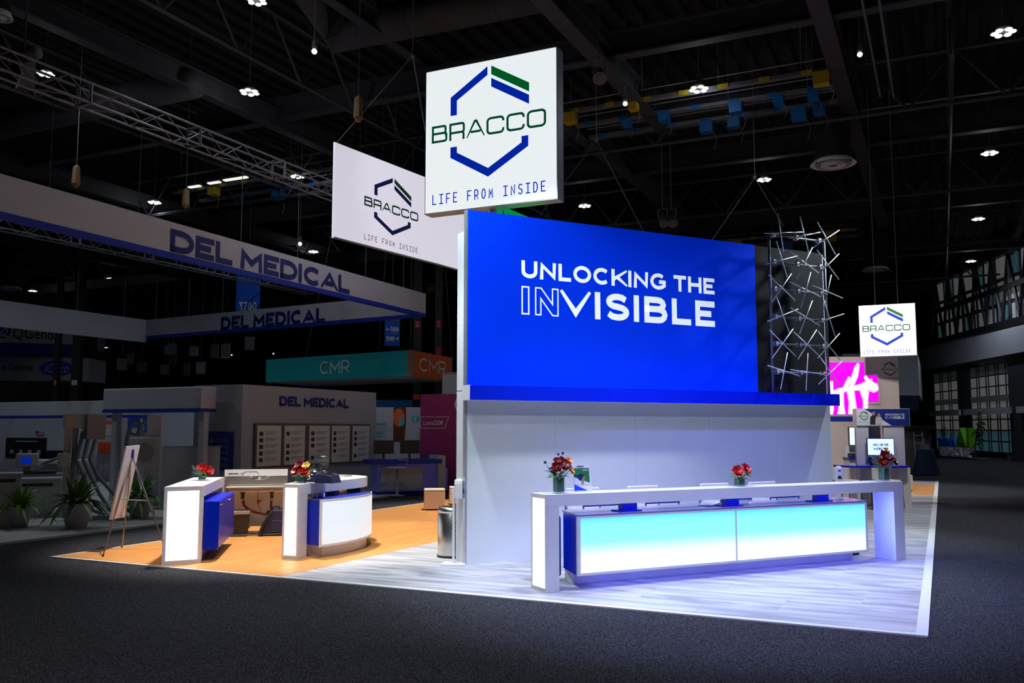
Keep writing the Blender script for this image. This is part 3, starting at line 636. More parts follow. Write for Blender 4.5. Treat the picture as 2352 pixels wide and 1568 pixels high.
# ---------------------------------------------------------------- star-rod sculpture on clamps
t = thing('rod_sculpture', 'open sculpture of crossed metal rods on a tube frame over the black panel', 'sculpture', W, (5.15, -.3, 2.36))
for x in (5.27, 6.50): MB().tube([(x, -.22, 2.36), (x, -.22, 4.93)], .022, 8).build('upright', 'trussalu', t, smooth=True)
zc = [4.93, 4.485, 4.037, 3.586, 3.152, 2.697]; xc = [5.35, 5.86, 6.368]
for z in zc: MB().tube([(5.27, -.22, z), (6.50, -.22, z)], .018, 8).build('rail', 'trussalu', t, smooth=True)
angs = [((95, 2), (75, -170), (57, -25+180+65)), ]
# measured end points of every rod in the photograph, 18 crosses of two
RP = [((122,190),(428,180)),((227,33),(272,335)),((315,230),(557,182)),((400,58),(470,345)),((500,303),(708,165)),((537,102),(680,358)),
 ((137,430),(380,367)),((215,250),(302,535)),((322,333),(548,503)),((498,300),(376,543)),((533,320),(705,552)),((706,350),(532,525)),
 ((152,513),(362,715)),((333,505),(182,727)),((324,571),(566,690)),((484,494),(410,770)),((498,597),(735,698)),((645,516),(586,787)),
 ((147,880),(386,783)),((217,687),(317,968)),((329,773),(560,916)),((497,716),(397,977)),((515,895),(745,820)),((588,716),(676,998)),
 ((163,947),(368,1153)),((346,938),(184,1165)),((351,962),(560,1157)),((531,944),(385,1175)),((540,957),(714,1180)),((712,972),(540,1166)),
 ((148,1224),(403,1308)),((302,1121),(249,1413)),((325,1256),(585,1294)),((462,1127),(448,1424)),((555,1155),(720,1395)),((732,1190),(546,1370))]
for i, (a, b) in enumerate(RP):
    off = -.38 if i % 2 else -.34
    p = W.E(1720+a[0]/3.409, 480+a[1]/3.409, off); q = W.E(1720+b[0]/3.409, 480+b[1]/3.409, off)
    MB().tube([(p[0], off, p[1]), (q[0], off, q[1])], .009, 6).build('rod', 'rodmetal', t, smooth=True)
for z in zc:
    for x in xc:
        mb = MB(); mb.box(x-.035, x+.035, -.26, -.19, z-.035, z+.035); mb.tube([(x, -.2, z), (x, -.37, z)], .014, 6); c = mb.build('clamp', 'rodmetal', t, bevel=.006)
        MB().tube([(x-.05, -.27, z+.05), (x-.05, -.27, z-.05)], .014, 6).build('bolt', 'chrome', c)
# ---------------------------------------------------------------- lit signs
def lightbox(fr, x0, x1, z0, z1, th, label, name='illuminated_sign', sides='alu', lw=.135, logo_s=None, cables=None, post=None):
    t = thing(name, label, 'sign', fr, (x0, 0, z0)); s = (z1-z0)/2.31; sx_ = (x1-x0)/2.26
    box(x0, x1, .012, th, z0, z1).build('frame', sides, t, bevel=.006)
    box(x0+.02, x1-.02, 0.0, .011, z0+.02, z1-.02).build('face', 'signface', t)
    logo(t, x0, z0, s, -.006, wt=lw)
    return t
q = dep(974, 493, 14.0); B1 = Fr((q[0], q[1]), 0)
zb = B1.E(974, 493)[1]; zt = B1.E(976, 165)[1]; xw = 2.26
t = lightbox(B1, 0, xw, zb, zt, .24, 'tallest square backlit sign with the hexagon emblem, on a post above the blue wall')
box(xw-1.16, xw-1.08, .10, .18, 0.0, zb).build('post', 'alu', t)
q = dep(1976, 820, 24.5); B3 = Fr((q[0], q[1]), 0); zb3 = B3.E(1976, 820)[1]; zt3 = B3.E(1972, 702)[1]; xr3 = B3.E(2102, 700)[0]
t = lightbox(B3, 0, xr3, zb3, zt3, .14, 'small square backlit emblem sign at the right, far end of the booth', lw=.16)
MB().tube([(xr3*.3, .08, zt3), (xr3*.3, .08, 13.8)], .008, 5).build('cable', 'greydim', t); MB().tube([(xr3*.7, .08, zt3), (xr3*.7, .08, 13.8)], .008, 5).build('cable', 'greydim', t)
# hanging fabric panel, gently curved at its far end
q = dep(766, 545, 20.0); q2_ = dep(974, 603, 22.8); B2 = Fr((q[0], q[1]), math.degrees(math.atan2(q2_[1]-q[1], q2_[0]-q[0]))); z0, z1 = 6.06, 8.22
t = thing('hanging_fabric_sign', 'large white hanging fabric sign with the emblem, left behind the tall lit sign', 'sign', B2, (0, 0, z0))
pts = [(0, 0)]+[(x, -.0 - .0*x) for x in (2, 4)]+[(5.2, .05), (6.0, .18), (6.6, .4)]
poly = [(x, y) for x, y in pts]+[(x+.02, y+.16) for x, y in pts[::-1]]
mb = MB().prism([(x, y) for x, y in pts]+[(x, y+.035) for x, y in pts[::-1]], z0, z1); mb.build('fabric_face', 'fabricwhite_glow', t)
mb = MB().prism([(x, y-.004) for x, y in pts]+[(x, y+.04) for x, y in pts[::-1]], z0-.035, z0); mb.build('edge_trim', 'alu', t)
box(-.02, 0, -.004, .04, z0-.03, z1).build('edge_trim', 'fabricwhite_glow', t)
mats2 = ('inkblue', 'inkgreen', 'inkteal', 'inkblue')
logo(t, .86, 6.076, 1.05, -.008, mats2, wt=.19, sz=.82)
apex = P(948, 127, 10.2)
for (x, y, z) in [B2.W(.1, .08, z1), B2.W(3.8, .08, z1)]:
    ax = thing('rigging_cable', 'thin steel cable running down to the hanging fabric sign, '+('left' if x == B2.W(.1, .08, z1)[0] and y == B2.W(.1, .08, z1)[1] else 'right')+' leg of the fork', 'cable', WORLD, (x, y, z))
    MB().tube([(x, y, z), apex], .012, 5).build('wire', 'cable', ax)
    MB().ball((x, y, z), .035, 6, 4).build('shackle', 'cable', ax)
ax = thing('rigging_cable', 'upright cable from the ceiling down to the fork left of the tall lit sign', 'cable', WORLD, apex)
MB().tube([apex, (apex[0], apex[1], 13.9)], .012, 5).build('wire', 'cable', ax); MB().ball(apex, .06, 6, 4).build('ring', 'cable', ax)
# forks right of the sign and above the sculpture
def fork(px, py, z, ends, label):
    a = P(px, py, z); t = thing('rigging_cable', label, 'cable', WORLD, a)
    MB().tube([a, (a[0], a[1], 13.9)], .010, 5).build('wire', 'cable', t); MB().ball(a, .06, 6, 4).build('ring', 'cable', t)
    for ex, ey in ends:
        d = -math.sin(YAW)*a[0]+math.cos(YAW)*a[1]; MB().tube([a, dep(ex, ey, d)], .010, 5).build('wire', 'cable', t)
fork(1370, 322, 9.5, [(1240, 495), (1480, 535)], 'forked cable from the ceiling down behind the blue panel, right of the tall lit sign')
fork(1734, 408, 9.0, [(1635, 552), (1800, 520)], 'forked cable from the ceiling down behind the rod sculpture')
# green canopy element behind the wall
t = thing('green_canopy', 'bright green angular canopy peeking over the top of the blue wall', 'canopy', W, (.7, 1.1, 0))
g = [W.E(1133, 480, 1.1), W.E(1155, 478, 1.1), W.E(1235, 500, 1.1)]
MB().prismy([(g[0][0], 4.5), (g[2][0]+.3, 4.5), (g[2][0], g[2][1]-.05), (g[1][0], g[1][1]+.03), (g[0][0], g[0][1])], 1.1, 1.16).build('side', 'green', t)
MB().add([(g[0][0], 1.16, g[0][1]), (g[1][0], 1.16, g[1][1]+.03), (g[1][0], 1.8, g[1][1]+.03), (g[0][0], 1.8, g[0][1])], [(0, 1, 2, 3)]).build('top', 'green', t)
MB().prismy([(g[1][0]-.01, 4.6), (g[1][0]+.12, 4.72), (g[1][0], g[1][1]-.02)], 1.09, 1.098).build('gusset', 'bluedark', t)
for x in (g[0][0]+.02, g[2][0]): box(x, x+.05, 1.17, 1.22, 0, 4.5).build('post', 'alu', t)
# ================================================================ RECEPTION COUNTER
C = Fr(P(1255, 1362), 52.06); CLn = 5.634; CT = 1.066; CD = .355
t = thing('reception_counter', 'long white portal counter standing across the front of the blue desk', 'counter', C, (0, 0, 0))
box(0, .166, 0, CD, 0, .932).build('leg', 'laminate', t, bevel=.002); box(CLn-.19, CLn, 0, CD, 0, .932).build('leg', 'laminate', t, bevel=.002)
xj = C.E(1690, 1130)[0]
box(0, xj-.001, 0, CD, .933, CT).build('top_beam', 'laminate', t, bevel=.002); box(xj+.001, CLn, 0, CD, .933, CT).build('top_beam', 'laminate', t, bevel=.002)
o = box(-.006, 0, .035, CD-.045, .045, 1.015).build('light_panel', 'lit', t); o['label'] = 'glowing white end panel'
t = thing('reception_desk', 'blue reception desk glowing cyan to white under the white portal counter', 'desk', C, (.4, 0, 0))
dx0, dx1, dz0, dz1, dy = .40, 4.925, .152, .828, .60
MB().prism([(dx0+.008, .031), (dx1-.001, .031), (5.16, .67), (.565, .61)], dz0+.001, dz1-.021).build('carcass', 'bluegloss', t)
MB().prism([(dx0, 0), (dx1, 0), (5.17, .68), (.555, .62)], dz1-.02, dz1).build('desktop', 'deskgloss_shaded', t)
mb = box(dx0, dx1, 0, .03, dz0, dz0+.028); mb.box(dx0, dx1, 0, .03, dz1-.042, dz1-.02); mb.box(dx0, dx0+.04, 0, .03, dz0+.028, dz1-.042); mb.box(dx1-.035, dx1, 0, .03, dz0+.028, dz1-.042); mb.box(2.665, 2.682, 0, .03, dz0+.028, dz1-.042)
mb.build('front_rim', 'laminate', t)
for (a, b) in ((dx0+.04, 2.665), (2.682, dx1-.035)):
    g = box(a, b, .018, .0295, dz0+.028, dz1-.042).build('light_panel', 'litcyan', t)
    for i in range(3):
        for j in range(2):
            xa = a+(b-a)*i/3; xb = a+(b-a)*(i+1)/3; zs = [dz0+.028, .475, dz1-.042]
            box(xa+.0015, xb-.0015, .010, .017, zs[j]+.0015, zs[j+1]-.0015).build('light_tile', 'litcyan', g)
box(.55, 5.02, .36, .55, 0, dz0).build('plinth', 'laminate', t); box(.6, 4.9, .12, .36, dz0-.02, dz0).build('underside', 'laminate', t)
# blue LED strip tucked under the portal top, lighting the legs and floor
def strip_lamp(fr, x, y, z, sx_, sy_, power, col, down=True, rz=0):
    l = bpy.data.lights.new('led_strip', 'AREA'); l.shape = 'RECTANGLE'; l.size = sx_; l.size_y = sy_; l.energy = power; l.color = col
    o = bpy.data.objects.new('led_strip', l); COL.objects.link(o); o.location = fr.W(x, y, z); o.rotation_euler = (0 if down else math.pi, 0, fr.r); return o
strip_lamp(C, 2.8, .06, .925, 5.0, .03, 9, (.10, .12, 1))
strip_lamp(C, 5.2, .06, .925, .3, .03, 3, (.10, .14, 1))
strip_lamp(C, 2.8, .2, .125, 4.4, .05, 5, (.16, .18, 1))
l = bpy.data.lights.new('led_strip', 'AREA'); l.shape = 'RECTANGLE'; l.size = .62; l.size_y = .02; l.energy = 5; l.color = (.08, .12, 1); l.spread = rad(110)
o = bpy.data.objects.new('led_strip', l); COL.objects.link(o); o.location = C.W(4.95, .02, .49); o.rotation_euler = (0, -math.pi/2, C.r)
# things on the lower desktop
def tablet(x, label):
    t = thing('tablet_stand', label, 'tablet stand', C, (x, .2, dz1), 'blue tablet stands on the desk')
    box(x-.16, x+.16, .11, .29, dz1, dz1+.012).build('base_plate', 'bluedark', t, bevel=.003)
    box(x-.105, x+.105, .13, .22, dz1+.012, dz1+.125).build('housing', 'bluedark', t, bevel=.004)
    box(x-.09, x+.09, .222, .226, dz1+.02, dz1+.115).build('display', 'inkblack', t)
tablet(C.L(P(1443, 1173, dz1))[0], 'blue box tablet stand at the left end of the glowing desk')
tablet(C.L(P(1675, 1161, dz1))[0], 'blue box tablet stand at the seam in the middle of the glowing desk')
tablet(C.L(P(1883, 1151, dz1))[0], 'blue box tablet stand at the right end of the glowing desk')
xk = C.L(P(1640, 1161, dz1)); t = thing('brochure', 'open blue brochure lying on the desk beside the middle tablet stand', 'brochure', C, (xk[0], .3, dz1))
box(xk[0]-.16, xk[0]+.02, .2, .4, dz1, dz1+.004).build('page', 'bluedark', t); MB().add([(xk[0]+.02, .2, dz1+.004), (xk[0]+.16, .2, dz1+.03), (xk[0]+.16, .4, dz1+.03), (xk[0]+.02, .4, dz1+.004)], [(0, 1, 2, 3)]).build('page', 'bannerwhite', t)
# counter stools
def stool(x, y, label):
    t = thing('counter_chair', label, 'chair', C, (x, y, 0), 'white counter chairs behind the desk')
    box(x-.25, x+.25, y-.26, y+.2, .60, .66).build('seat', 'white', t, bevel=.015)
    box(x-.25, x+.25, y+.19, y+.225, .66, C.E(1380, 1118.5, 1.45)[1]).build('backrest', 'white', t, bevel=.012)
    for s in (-1, 1):
        MB().tube([(x+s*.265, y-.24, 0.0), (x+s*.265, y-.24, .82), (x+s*.265, y+.21, .82), (x+s*.265, y+.21, 0.0)], .014, 6).build('side_frame', 'chrome', t)
    box(x-.28, x+.28, y-.255, y-.235, .812, .832).build('front_rail', 'chrome', t, bevel=.003)
    MB().tube([(x-.265, y-.24, .25), (x+.265, y-.24, .25)], .012, 6).build('footrest', 'chrome', t)
for (pa, pb, s) in [(1336, 1418, 'leftmost chair behind the glowing desk'), (1480, 1556, 'second chair from the left behind the glowing desk'), (1652, 1722, 'third chair, behind the middle tablet stand'), (1766, 1832, 'rightmost chair behind the glowing desk')]:
    y = 1.02; xa = C.E(pa, 1158, y)[0]; xb = C.E(pb, 1158, y)[0]; stool((xa+xb)/2+.02, y+.24, 'white-backed counter chair with chrome frame, '+s)
# ---------------------------------------------------------------- flowers
def bloom(mb_c, r, colr, parent, n=6, up=(0, 0, 1), seed=0):
    rnd = random.Random(seed); up = np.array(up, float); up /= np.linalg.norm(up); a = np.cross(up, (.3, .9, .2)); a /= np.linalg.norm(a); b = np.cross(up, a); mb = MB(); c = np.array(mb_c, float)
    for ring, (k, tilt, rs) in enumerate(((n, .55, 1.0), (n-1, 1.2, .75))):
        for i in range(k):
            q = 2*math.pi*i/k + ring*.5 + rnd.uniform(-.15, .15); d = a*math.cos(q)+b*math.sin(q); R_ = r*rs*rnd.uniform(.9, 1.1); s = np.cross(up, d)
            v = []
            for tt, wv, h in ((0, .10, 0), (.4, .42, .25*tilt), (.75, .40, .55*tilt), (1.0, .06, .62*tilt)):
                base = c + d*R_*tt + up*R_*h
                v += [base-s*R_*wv+up*R_*.07, base-up*R_*.04, base+s*R_*wv+up*R_*.07]
            f = []
            for j in range(3): m0 = j*3; f += [(m0, m0+1, m0+4, m0+3), (m0+1, m0+2, m0+5, m0+4)]
            mb.add(v, f)
    o = mb.build('bloom', colr, parent, smooth=True)
    MB().tube([c, c+up*r*.5], r*.06, 5).build('stamen', 'petalyellow', o)
def bouquet(fr, x, y, z, vw, vh, blooms, label, tall=False, seed=1, extra=()):
    rnd = random.Random(seed); t = thing('flower_arrangement', label, 'flowers', fr, (x, y, z)); h = vw/2
    mb = MB()
    for (a, b, c, d) in ((-h, h, -h, -h+.006), (-h, h, h-.006, h), (-h, -h+.006, -h, h), (h-.006, h, -h, h)): mb.box(x+a, x+b, y+c, y+d, z, z+vh)
    mb.box(x-h, x+h, y-h, y+h, z, z+.012); mb.build('glass_vase', 'glass', t)
    box(x-h+.012, x+h-.012, y-h+.012, y+h-.012, z+.014, z+vh*.93).build('leaf_lining', 'vasegreen', t)
    for k in range(10 if not tall else 14):
        q = rnd.uniform(0, 6.28); MB().leaf((x+h*.5*math.cos(q), y+h*.5*math.sin(q), z+vh*.95), (math.cos(q), math.sin(q), rnd.uniform(.1, .7)), rnd.uniform(.7, 1.25)*vw, vw*.42, .35).build('leaf', rnd.choice(['leafbright', 'leafdark', 'leaflight']), t, smooth=True)
    for k in range(16 if not tall else 22):
        q = rnd.uniform(0, 6.28); L_ = rnd.uniform(.8, 1.5)*vw; d = np.array((math.cos(q), math.sin(q), rnd.uniform(.0, .9))); p0 = np.array((x, y, z+vh*1.05)); sp = MB(); sp.tube([p0, p0+d*L_], .0015, 4)
        for j in range(3, 9):
            c = p0+d*L_*j/8
            for sg in (-1, 1): sp.leaf(c, np.array((d[1]*sg, -d[0]*sg, .25))+d*.6, .028, .009, .1, 2)
        sp.build('filler_sprig', 'leafgrey', t)
    for i, (bx, bz, r, m_, dirx) in enumerate(blooms): 
        cx_, cz_ = x+bx, z+vh+bz; MB().tube([(x, y, z+vh*.6), (cx_, y-.03, cz_)], .004, 5).build('stem', 'leafdark', t)
        bloom((cx_, y-.05-.02*(i % 2), cz_), r, m_, t, up=(dirx, -.75, .6), seed=seed*7+i)
    for (bx, bz, r, m_) in extra:
        MB().tube([(x, y, z+vh*.8), (x+bx, y, z+vh+bz)], .002, 4).build('stem', 'leafdark', t)
        MB().ball((x+bx, y-.01, z+vh+bz), r, 8, 5).build('bud', m_, t, smooth=True)
    return t
def onC(px, py, z=CT): return C.L(P(px, py, z))
a = onC(1276, 1131); b = bouquet(C, a[0], .17, CT, .115, .19, [(.02, .12, .10, 'petaldeep', .1), (-.07, .09, .075, 'petaldeep', -.3), (.12, .06, .06, 'petalorange', .5), (.09, .17, .05, 'petalorange', .3), (-.05, .17, .05, 'petaldeep', -.2)],
    'tall glass vase of dark red amaryllis at the left end of the reception counter', True, 2, [(-.01, .25, .016, 'thistle'), (.05, .26, .016, 'thistle'), (-.18, .16, .018, 'thistle'), (-.12, .09, .015, 'thistle')])
MB().leaf((a[0]-.05, .16, CT+.2), (-.7, -.2, .9), .2, .12, .5, 6).build('rolled_leaf', 'leafdark', b, smooth=True)
a = onC(1677, 1114); bouquet(C, a[0], .22, CT, .115, .10, [(-.07, .08, .085, 'petalred', -.3), (.04, .11, .08, 'petalred', .2), (.07, .05, .06, 'petalyellow', .3)], 'low glass cube of red and yellow flowers in the middle of the reception counter', False, 5)
a = onC(2032, 1104); b = bouquet(C, a[0]-.02, .19, CT, .125, .19, [(-.02, .14, .10, 'petaldeep', -.1), (.08, .08, .10, 'petaldeep', .3), (-.08, .06, .08, 'petalred', -.2), (.15, .08, .05, 'petalorange', .5), (0, .24, .035, 'petalorange', 0)],
    'tall glass vase of crimson flowers at the right end of the reception counter', True, 9, [(.12, .22, .012, 'petalorange'), (.16, .18, .012, 'thistle'), (-.14, .14, .03, 'thistle')])
# standing magazine cover print
a = C.L(P(1308, 1128, CT)); b2 = C.L(P(1348, 1126, CT)); ps = Fr(C.W((a[0]+b2[0])/2-.03, .22)[:2], 45)
t = thing('poster_frame', 'white framed green and blue print leaning beside the left vase on the counter', 'poster', ps, (0, 0, CT))
hh, ww = .315, .115
def lean(mb, s=.14): mb.v = [(v[0]-.0*(v[2]-CT), v[1]+s*(v[2]-CT), v[2]) for v in mb.v]; return mb
lean(box(-ww, ww, 0, .012, CT, CT+hh)).build('frame', 'white', t)
lean(MB().add([(-ww+.012, -.002, CT+.085), (-ww+.012, -.002, CT+hh-.045), (ww-.02, -.002, CT+hh-.045), (ww-.02, -.002, CT+.10), ], [(0, 1, 2, 3)])).build('print_green', 'inkgreen', t)
lean(flat([(-ww+.012, CT+.015), (-ww+.012, CT+.085), (ww-.05, CT+.015)], -.003)).build('print_blue', 'logoblue', t)
lean(flat([(-ww+.012, CT+.085), (-ww+.012, CT+.17), (ww-.02, CT+.10), (ww-.02, CT+.085)], -.0035)).build('print_white', 'bannerwhite', t)
lean(flat(arc(-.01, CT+.165, .045, .042, 0, 340, 14), -.004)).build('print_head', 'navy', t); lean(flat([(-.01, CT+.13), (.03, CT+.14), (.035, CT+.175), (.02, CT+.18)], -.005)).build('print_face', 'skin', t)
lean(flat([(-.02, CT+.09), (.0, CT+.14), (.02, CT+.14), (.02, CT+.085)], -.005)).build('print_neck', 'skin', t); lean(flat([(-.10, CT+.185), (-.10, CT+.2), (.0, CT+.18), (.0, CT+.165)], -.0045)).build('print_goggles', 'bluedark', t)
lean(lettering('VISIBLE', .0, .09, CT+hh-.075, CT+hh-.06, -.004, .2)).build('print_title', 'bannerwhite', t); lean(lettering('RADIOLOGY', -.06, .03, CT+hh-.035, CT+hh-.015, -.004, .2)).build('print_title', 'inkblack', t)
MB().tube([(0, .05, CT+.2), (0, .12, CT)], .005, 5).build('easel_strut', 'white', t)
# ---------------------------------------------------------------- bins and dispensers
def steel_bin(c, r, h, label, withlogo=False):
    fr = Fr(c[:2], 10); t = thing('waste_bin', label, 'bin', fr, (0, 0, 0))
    MB().lathe([(r*.99, .025), (r, .03), (r, h*.86), (r*.985, h*.865), (r*.985, h*.88)], 0, 0, 40).build('drum', 'steel', t, smooth=True)
    MB().lathe([(r*1.03, 0), (r*1.05, .008), (r*1.03, .03)], 0, 0, 40).build('base_ring', 'rubber', t, smooth=True)
    MB().lathe([(r*1.0, h*.88), (r*1.0, h*.93), (r*.93, h*.98), (r*.75, h*1.0), (r*.55, h*.985)], 0, 0, 40).build('lid', 'steel', t, smooth=True)
    MB().lathe([(r*.55, h*.985), (r*.5, h*.9), (.01, h*.89)], 0, 0, 30).build('opening', 'black', t, smooth=True)
    return t, fr
t, fr = steel_bin(dep(1036, 1255, 12.63), .19, .70, 'round brushed steel waste bin by the left edge of the booth wall')
k = MB(); 
lg = thing('x', 'x', 'x', fr, (0, 0, 0)); logo(lg, .04, .34, .075, -.193, ('inkblack', 'inkteal', 'inkteal', 'inkblack'), text=False, wt=.16)
for ch in list(lg.children): ch.parent = t
bpy.data.objects.remove(lg)
bc = C.W(5.36, .80); steel_bin(bc, .17, .70, 'round steel waste bin behind the right end of the glowing desk')
t = thing('upright_case', 'dark navy upright case behind the left leg of the portal counter', 'case', C, (.45, .70, 0)); 
box(.31, .59, .68, .88, .03, .76).build('shell', 'bluedark', t, bevel=.04); box(.34, .56, .71, .85, 0, .03).build('foot', 'rubber', t); MB().tube([(.39, .78, .74), (.39, .78, .82), (.51, .78, .82), (.51, .78, .74)], .01, 6).build('handle', 'black', t)
def dispenser(fr, x, y, zb, label, cat='dispenser', facing=-1):
    t = thing('sanitizer_stand', label, cat, fr, (x, y, 0), 'hand sanitizer stands')
    MB().prismy([(x-.055, zb), (x+.055, zb), (x+.062, zb+.2), (x+.05, zb+.26), (x-.05, zb+.26), (x-.062, zb+.2)], y-.11, y).build('body', 'white', t, bevel=.018)
    flat([(x-.035, zb+.075), (x+.035, zb+.075), (x+.02, zb+.125), (x-.02, zb+.125)], y-.112).build('drip_window', 'inkblack', t)
    flat([(x-.02, zb+.19), (x+.02, zb+.19), (x+.02, zb+.212), (x-.02, zb+.212)], y-.112).build('badge', 'inkblue', t)
    box(x-.03, x+.03, y-.09, y-.03, zb+.255, zb+.275).build('nozzle', 'white', t, bevel=.006)
    box(x-.035, x+.035, y, y+.025, .02, zb+.15).build('post', 'white', t, bevel=.003); box(x-.16, x+.16, y-.16, y+.16, 0, .02).build('foot_plate', 'white', t, bevel=.003)
    return t
c = P(1043, 1296); fr = Fr(c[:2], 110); dispenser(fr, 0.02, 0.0, .86, 'white hand sanitizer dispenser on a post in front of the left steel bin')
c = dep(1925, 1110, 14.2); fr = Fr(c[:2], 20); dispenser(fr, 0, 0, .93, 'white hand sanitizer dispenser behind the right half of the reception counter')
# ================================================================ LEFT BAR: straight counter
K1 = Fr((-9.08, 9.27), 36.4); A1 = (-.47, -.15); LN = 2.27; HT = 1.02
t = thing('bar_counter', 'white straight bar counter at far left with a glowing end panel', 'counter', K1, (0, 0, 0))
MB().prism([A1, (0, 0), (0, LN), (-.47, LN)], HT-.15, HT).build('top_beam', 'laminate', t, bevel=.002)
MB().prism([A1, (0, 0), (0, .12), (-.47, -.03)], 0, HT-.151).build('leg', 'laminate', t, bevel=.002)
MB().prism([(-.47, LN-.14), (0, LN-.14), (0, LN), (-.47, LN)], 0, HT-.151).build('leg', 'laminate', t)
box(-.47, -.44, 0, LN-.15, 0, HT-.151).build('back_panel', 'laminate', t)
pa, pb = K1.W(*A1), K1.W(0, 0); Ke = Fr(pa[:2], math.degrees(math.atan2(pb[1]-pa[1], pb[0]-pa[0]))); wE = math.hypot(pb[0]-pa[0], pb[1]-pa[1])
e = box(.045, wE-.045, -.006, .0, .05, HT-.06).build('light_panel', 'lit', None, fr=Ke, org=(0, 0, 0)); e.parent = t
from mathutils import Matrix
mw = Matrix.Translation(t.location) @ Matrix.Rotation(t.rotation_euler[2], 4, 'Z'); e.matrix_parent_inverse = mw.inverted(); e['label'] = 'glowing white end panel'
t = thing('blue_cabinet', 'low blue cabinet with four doors under the straight bar counter', 'cabinet', K1, (0, .15, 0))
box(-.40, .185, .14, 1.95, .15, .80).build('carcass', 'bluegloss', t, bevel=.002); box(-.40, -.02, .16, 1.9, 0, .15).build('plinth', 'bluegloss', t)
Kd = Fr(K1.W(.19, 0)[:2], 126.4); ys = [.145, Kd.E(340+718/4.3556, 1200)[0], None, Kd.E(340+797/4.3556, 1180)[0], 1.945]
ys[1] = min(max(ys[1], .35), .8); ys[3] = min(max(ys[3], ys[1]+.5), 1.6); ys[2] = (ys[1]+ys[3])/2
for i in range(4):
    d = box(.186, .204, ys[i]+.002, ys[i+1]-.002, .17, .79).build('door', 'bluegloss', t, bevel=.001)
    yh = ys[i+1]-.05 if i % 2 == 0 else ys[i]+.05
    MB().tube([(.204, yh-.05, .745), (.225, yh-.045, .745), (.225, yh+.045, .745), (.204, yh+.05, .745)], .005, 6).build('handle', 'chrome', d)
t = thing('soap_bottle', 'small clear bottle on the blue cabinet beneath the straight bar counter', 'bottle', K1, (-.06, .35, .80)); MB().lathe([(.025, .80), (.028, .85), (.01, .88), (.008, .90)], -.06, .35, 10).build('body', 'glass', t, smooth=True); MB().tube([(-.06, .35, .9), (-.04, .35, .915)], .006, 6).build('cap', 'white', t)
# sink unit
S = Fr(P(340+850/4.3556, 1030+885/4.3556)[:2], 38.8)
t = thing('sink_unit', 'stainless two-drain sink unit with white backboard between the two bar counters', 'sink', S, (0, 0, 0))
box(-.21, .85, .60, .63, .10, 1.085).build('backboard', 'white', t)
box(-.20, .85, .575, .598, .80, .972).build('splashback', 'brushed', t); box(-.20, -.185, .05, .575, .835, .93).build('side_splash', 'brushed', t)
mb = box(-.14, .95, 0, .575, .80, .83); mb.build('rim', 'brushed', t, bevel=.012)
mb = box(-.09, .93, .03, .55, .735, .799); mb.build('basin', 'brushed', t, bevel=.01)
for x in (-.15, .90): MB().tube([(x, .03, 0), (x, .03, .80)], .014, 8).build('leg', 'chrome', t)
for x in (-.15, .90): MB().tube([(x, .55, 0), (x, .55, .80)], .014, 8).build('leg', 'chrome', t)
for x in (.12, .60):
    p = MB().lathe([(.05, .735), (.045, .71), (.03, .69), (.03, .62), (.022, .60)], x, .3, 12).build('drain', 'black', t, smooth=True)
    MB().tube([(x, .3, .62), (x, .3, .57)], .024, 8).build('collar', 'steel', p)
MB().tube([(.12, .3, .60), (.14, .3, .50), (.22, .33, .42), (.34, .38, .36), (.48, .36, .335), (.62, .34, .34)], .022, 8).build('waste_hose', 'pipered', t, smooth=True)
MB().tube([(.60, .3, .60), (.59, .3, .48), (.60, .32, .38)], .022, 8).build('waste_hose', 'pipered', t, smooth=True)
MB().tube([(.52, .33, .37), (.72, .33, .35), (.80, .33, .30)], .03, 8).build('trap', 'black', t, smooth=True)
MB().tube([(.35, .57, .74), (.36, .57, .52), (.38, .56, .45), (.42, .55, .35), (.55, .55, .22), (.75, .55, .2)], .007, 6).build('supply_hose', 'hose', t)
v = box(.345, .385, .54, .58, .50, .56).build('valve', 'orange', t); MB().tube([(.36, .53, .53), (.42, .52, .56)], .012, 6).build('lever', 'red', v)
f = MB().tube([(.25, .52, .93), (.50, .52, .93)], .018, 8).build('tap', 'chrome', t, smooth=True)
MB().tube([(.36, .52, .93), (.36, .52, 1.02), (.33, .50, 1.045), (.15, .40, 1.05), (.11, .36, 1.03), (.105, .36, .97)], .009, 8).build('spout', 'chrome', f, smooth=True)
for x in (.25, .50): MB().tube([(x, .52, .93), (x, .5, .965), (x+(.05 if x > .3 else -.05), .46, .975)], .010, 6).build('tap_handle', 'chrome', f, smooth=True)
box(-.15, .02, .596, .5995, 1.01, 1.022).build('print', 'inkblack', t); MB().tube([(.06, .599, 1.016), (.06, .594, 1.016)], .008, 8).build('screw_cap', 'inkblack', t)
MB().tube([(-.19, .0, .03), (.9, 0, .03)], .008, 5).build('floor_cable', 'black', t); box(-.15, .9, .45, .5, .095, .125).build('shelf_rail', 'chrome', t)
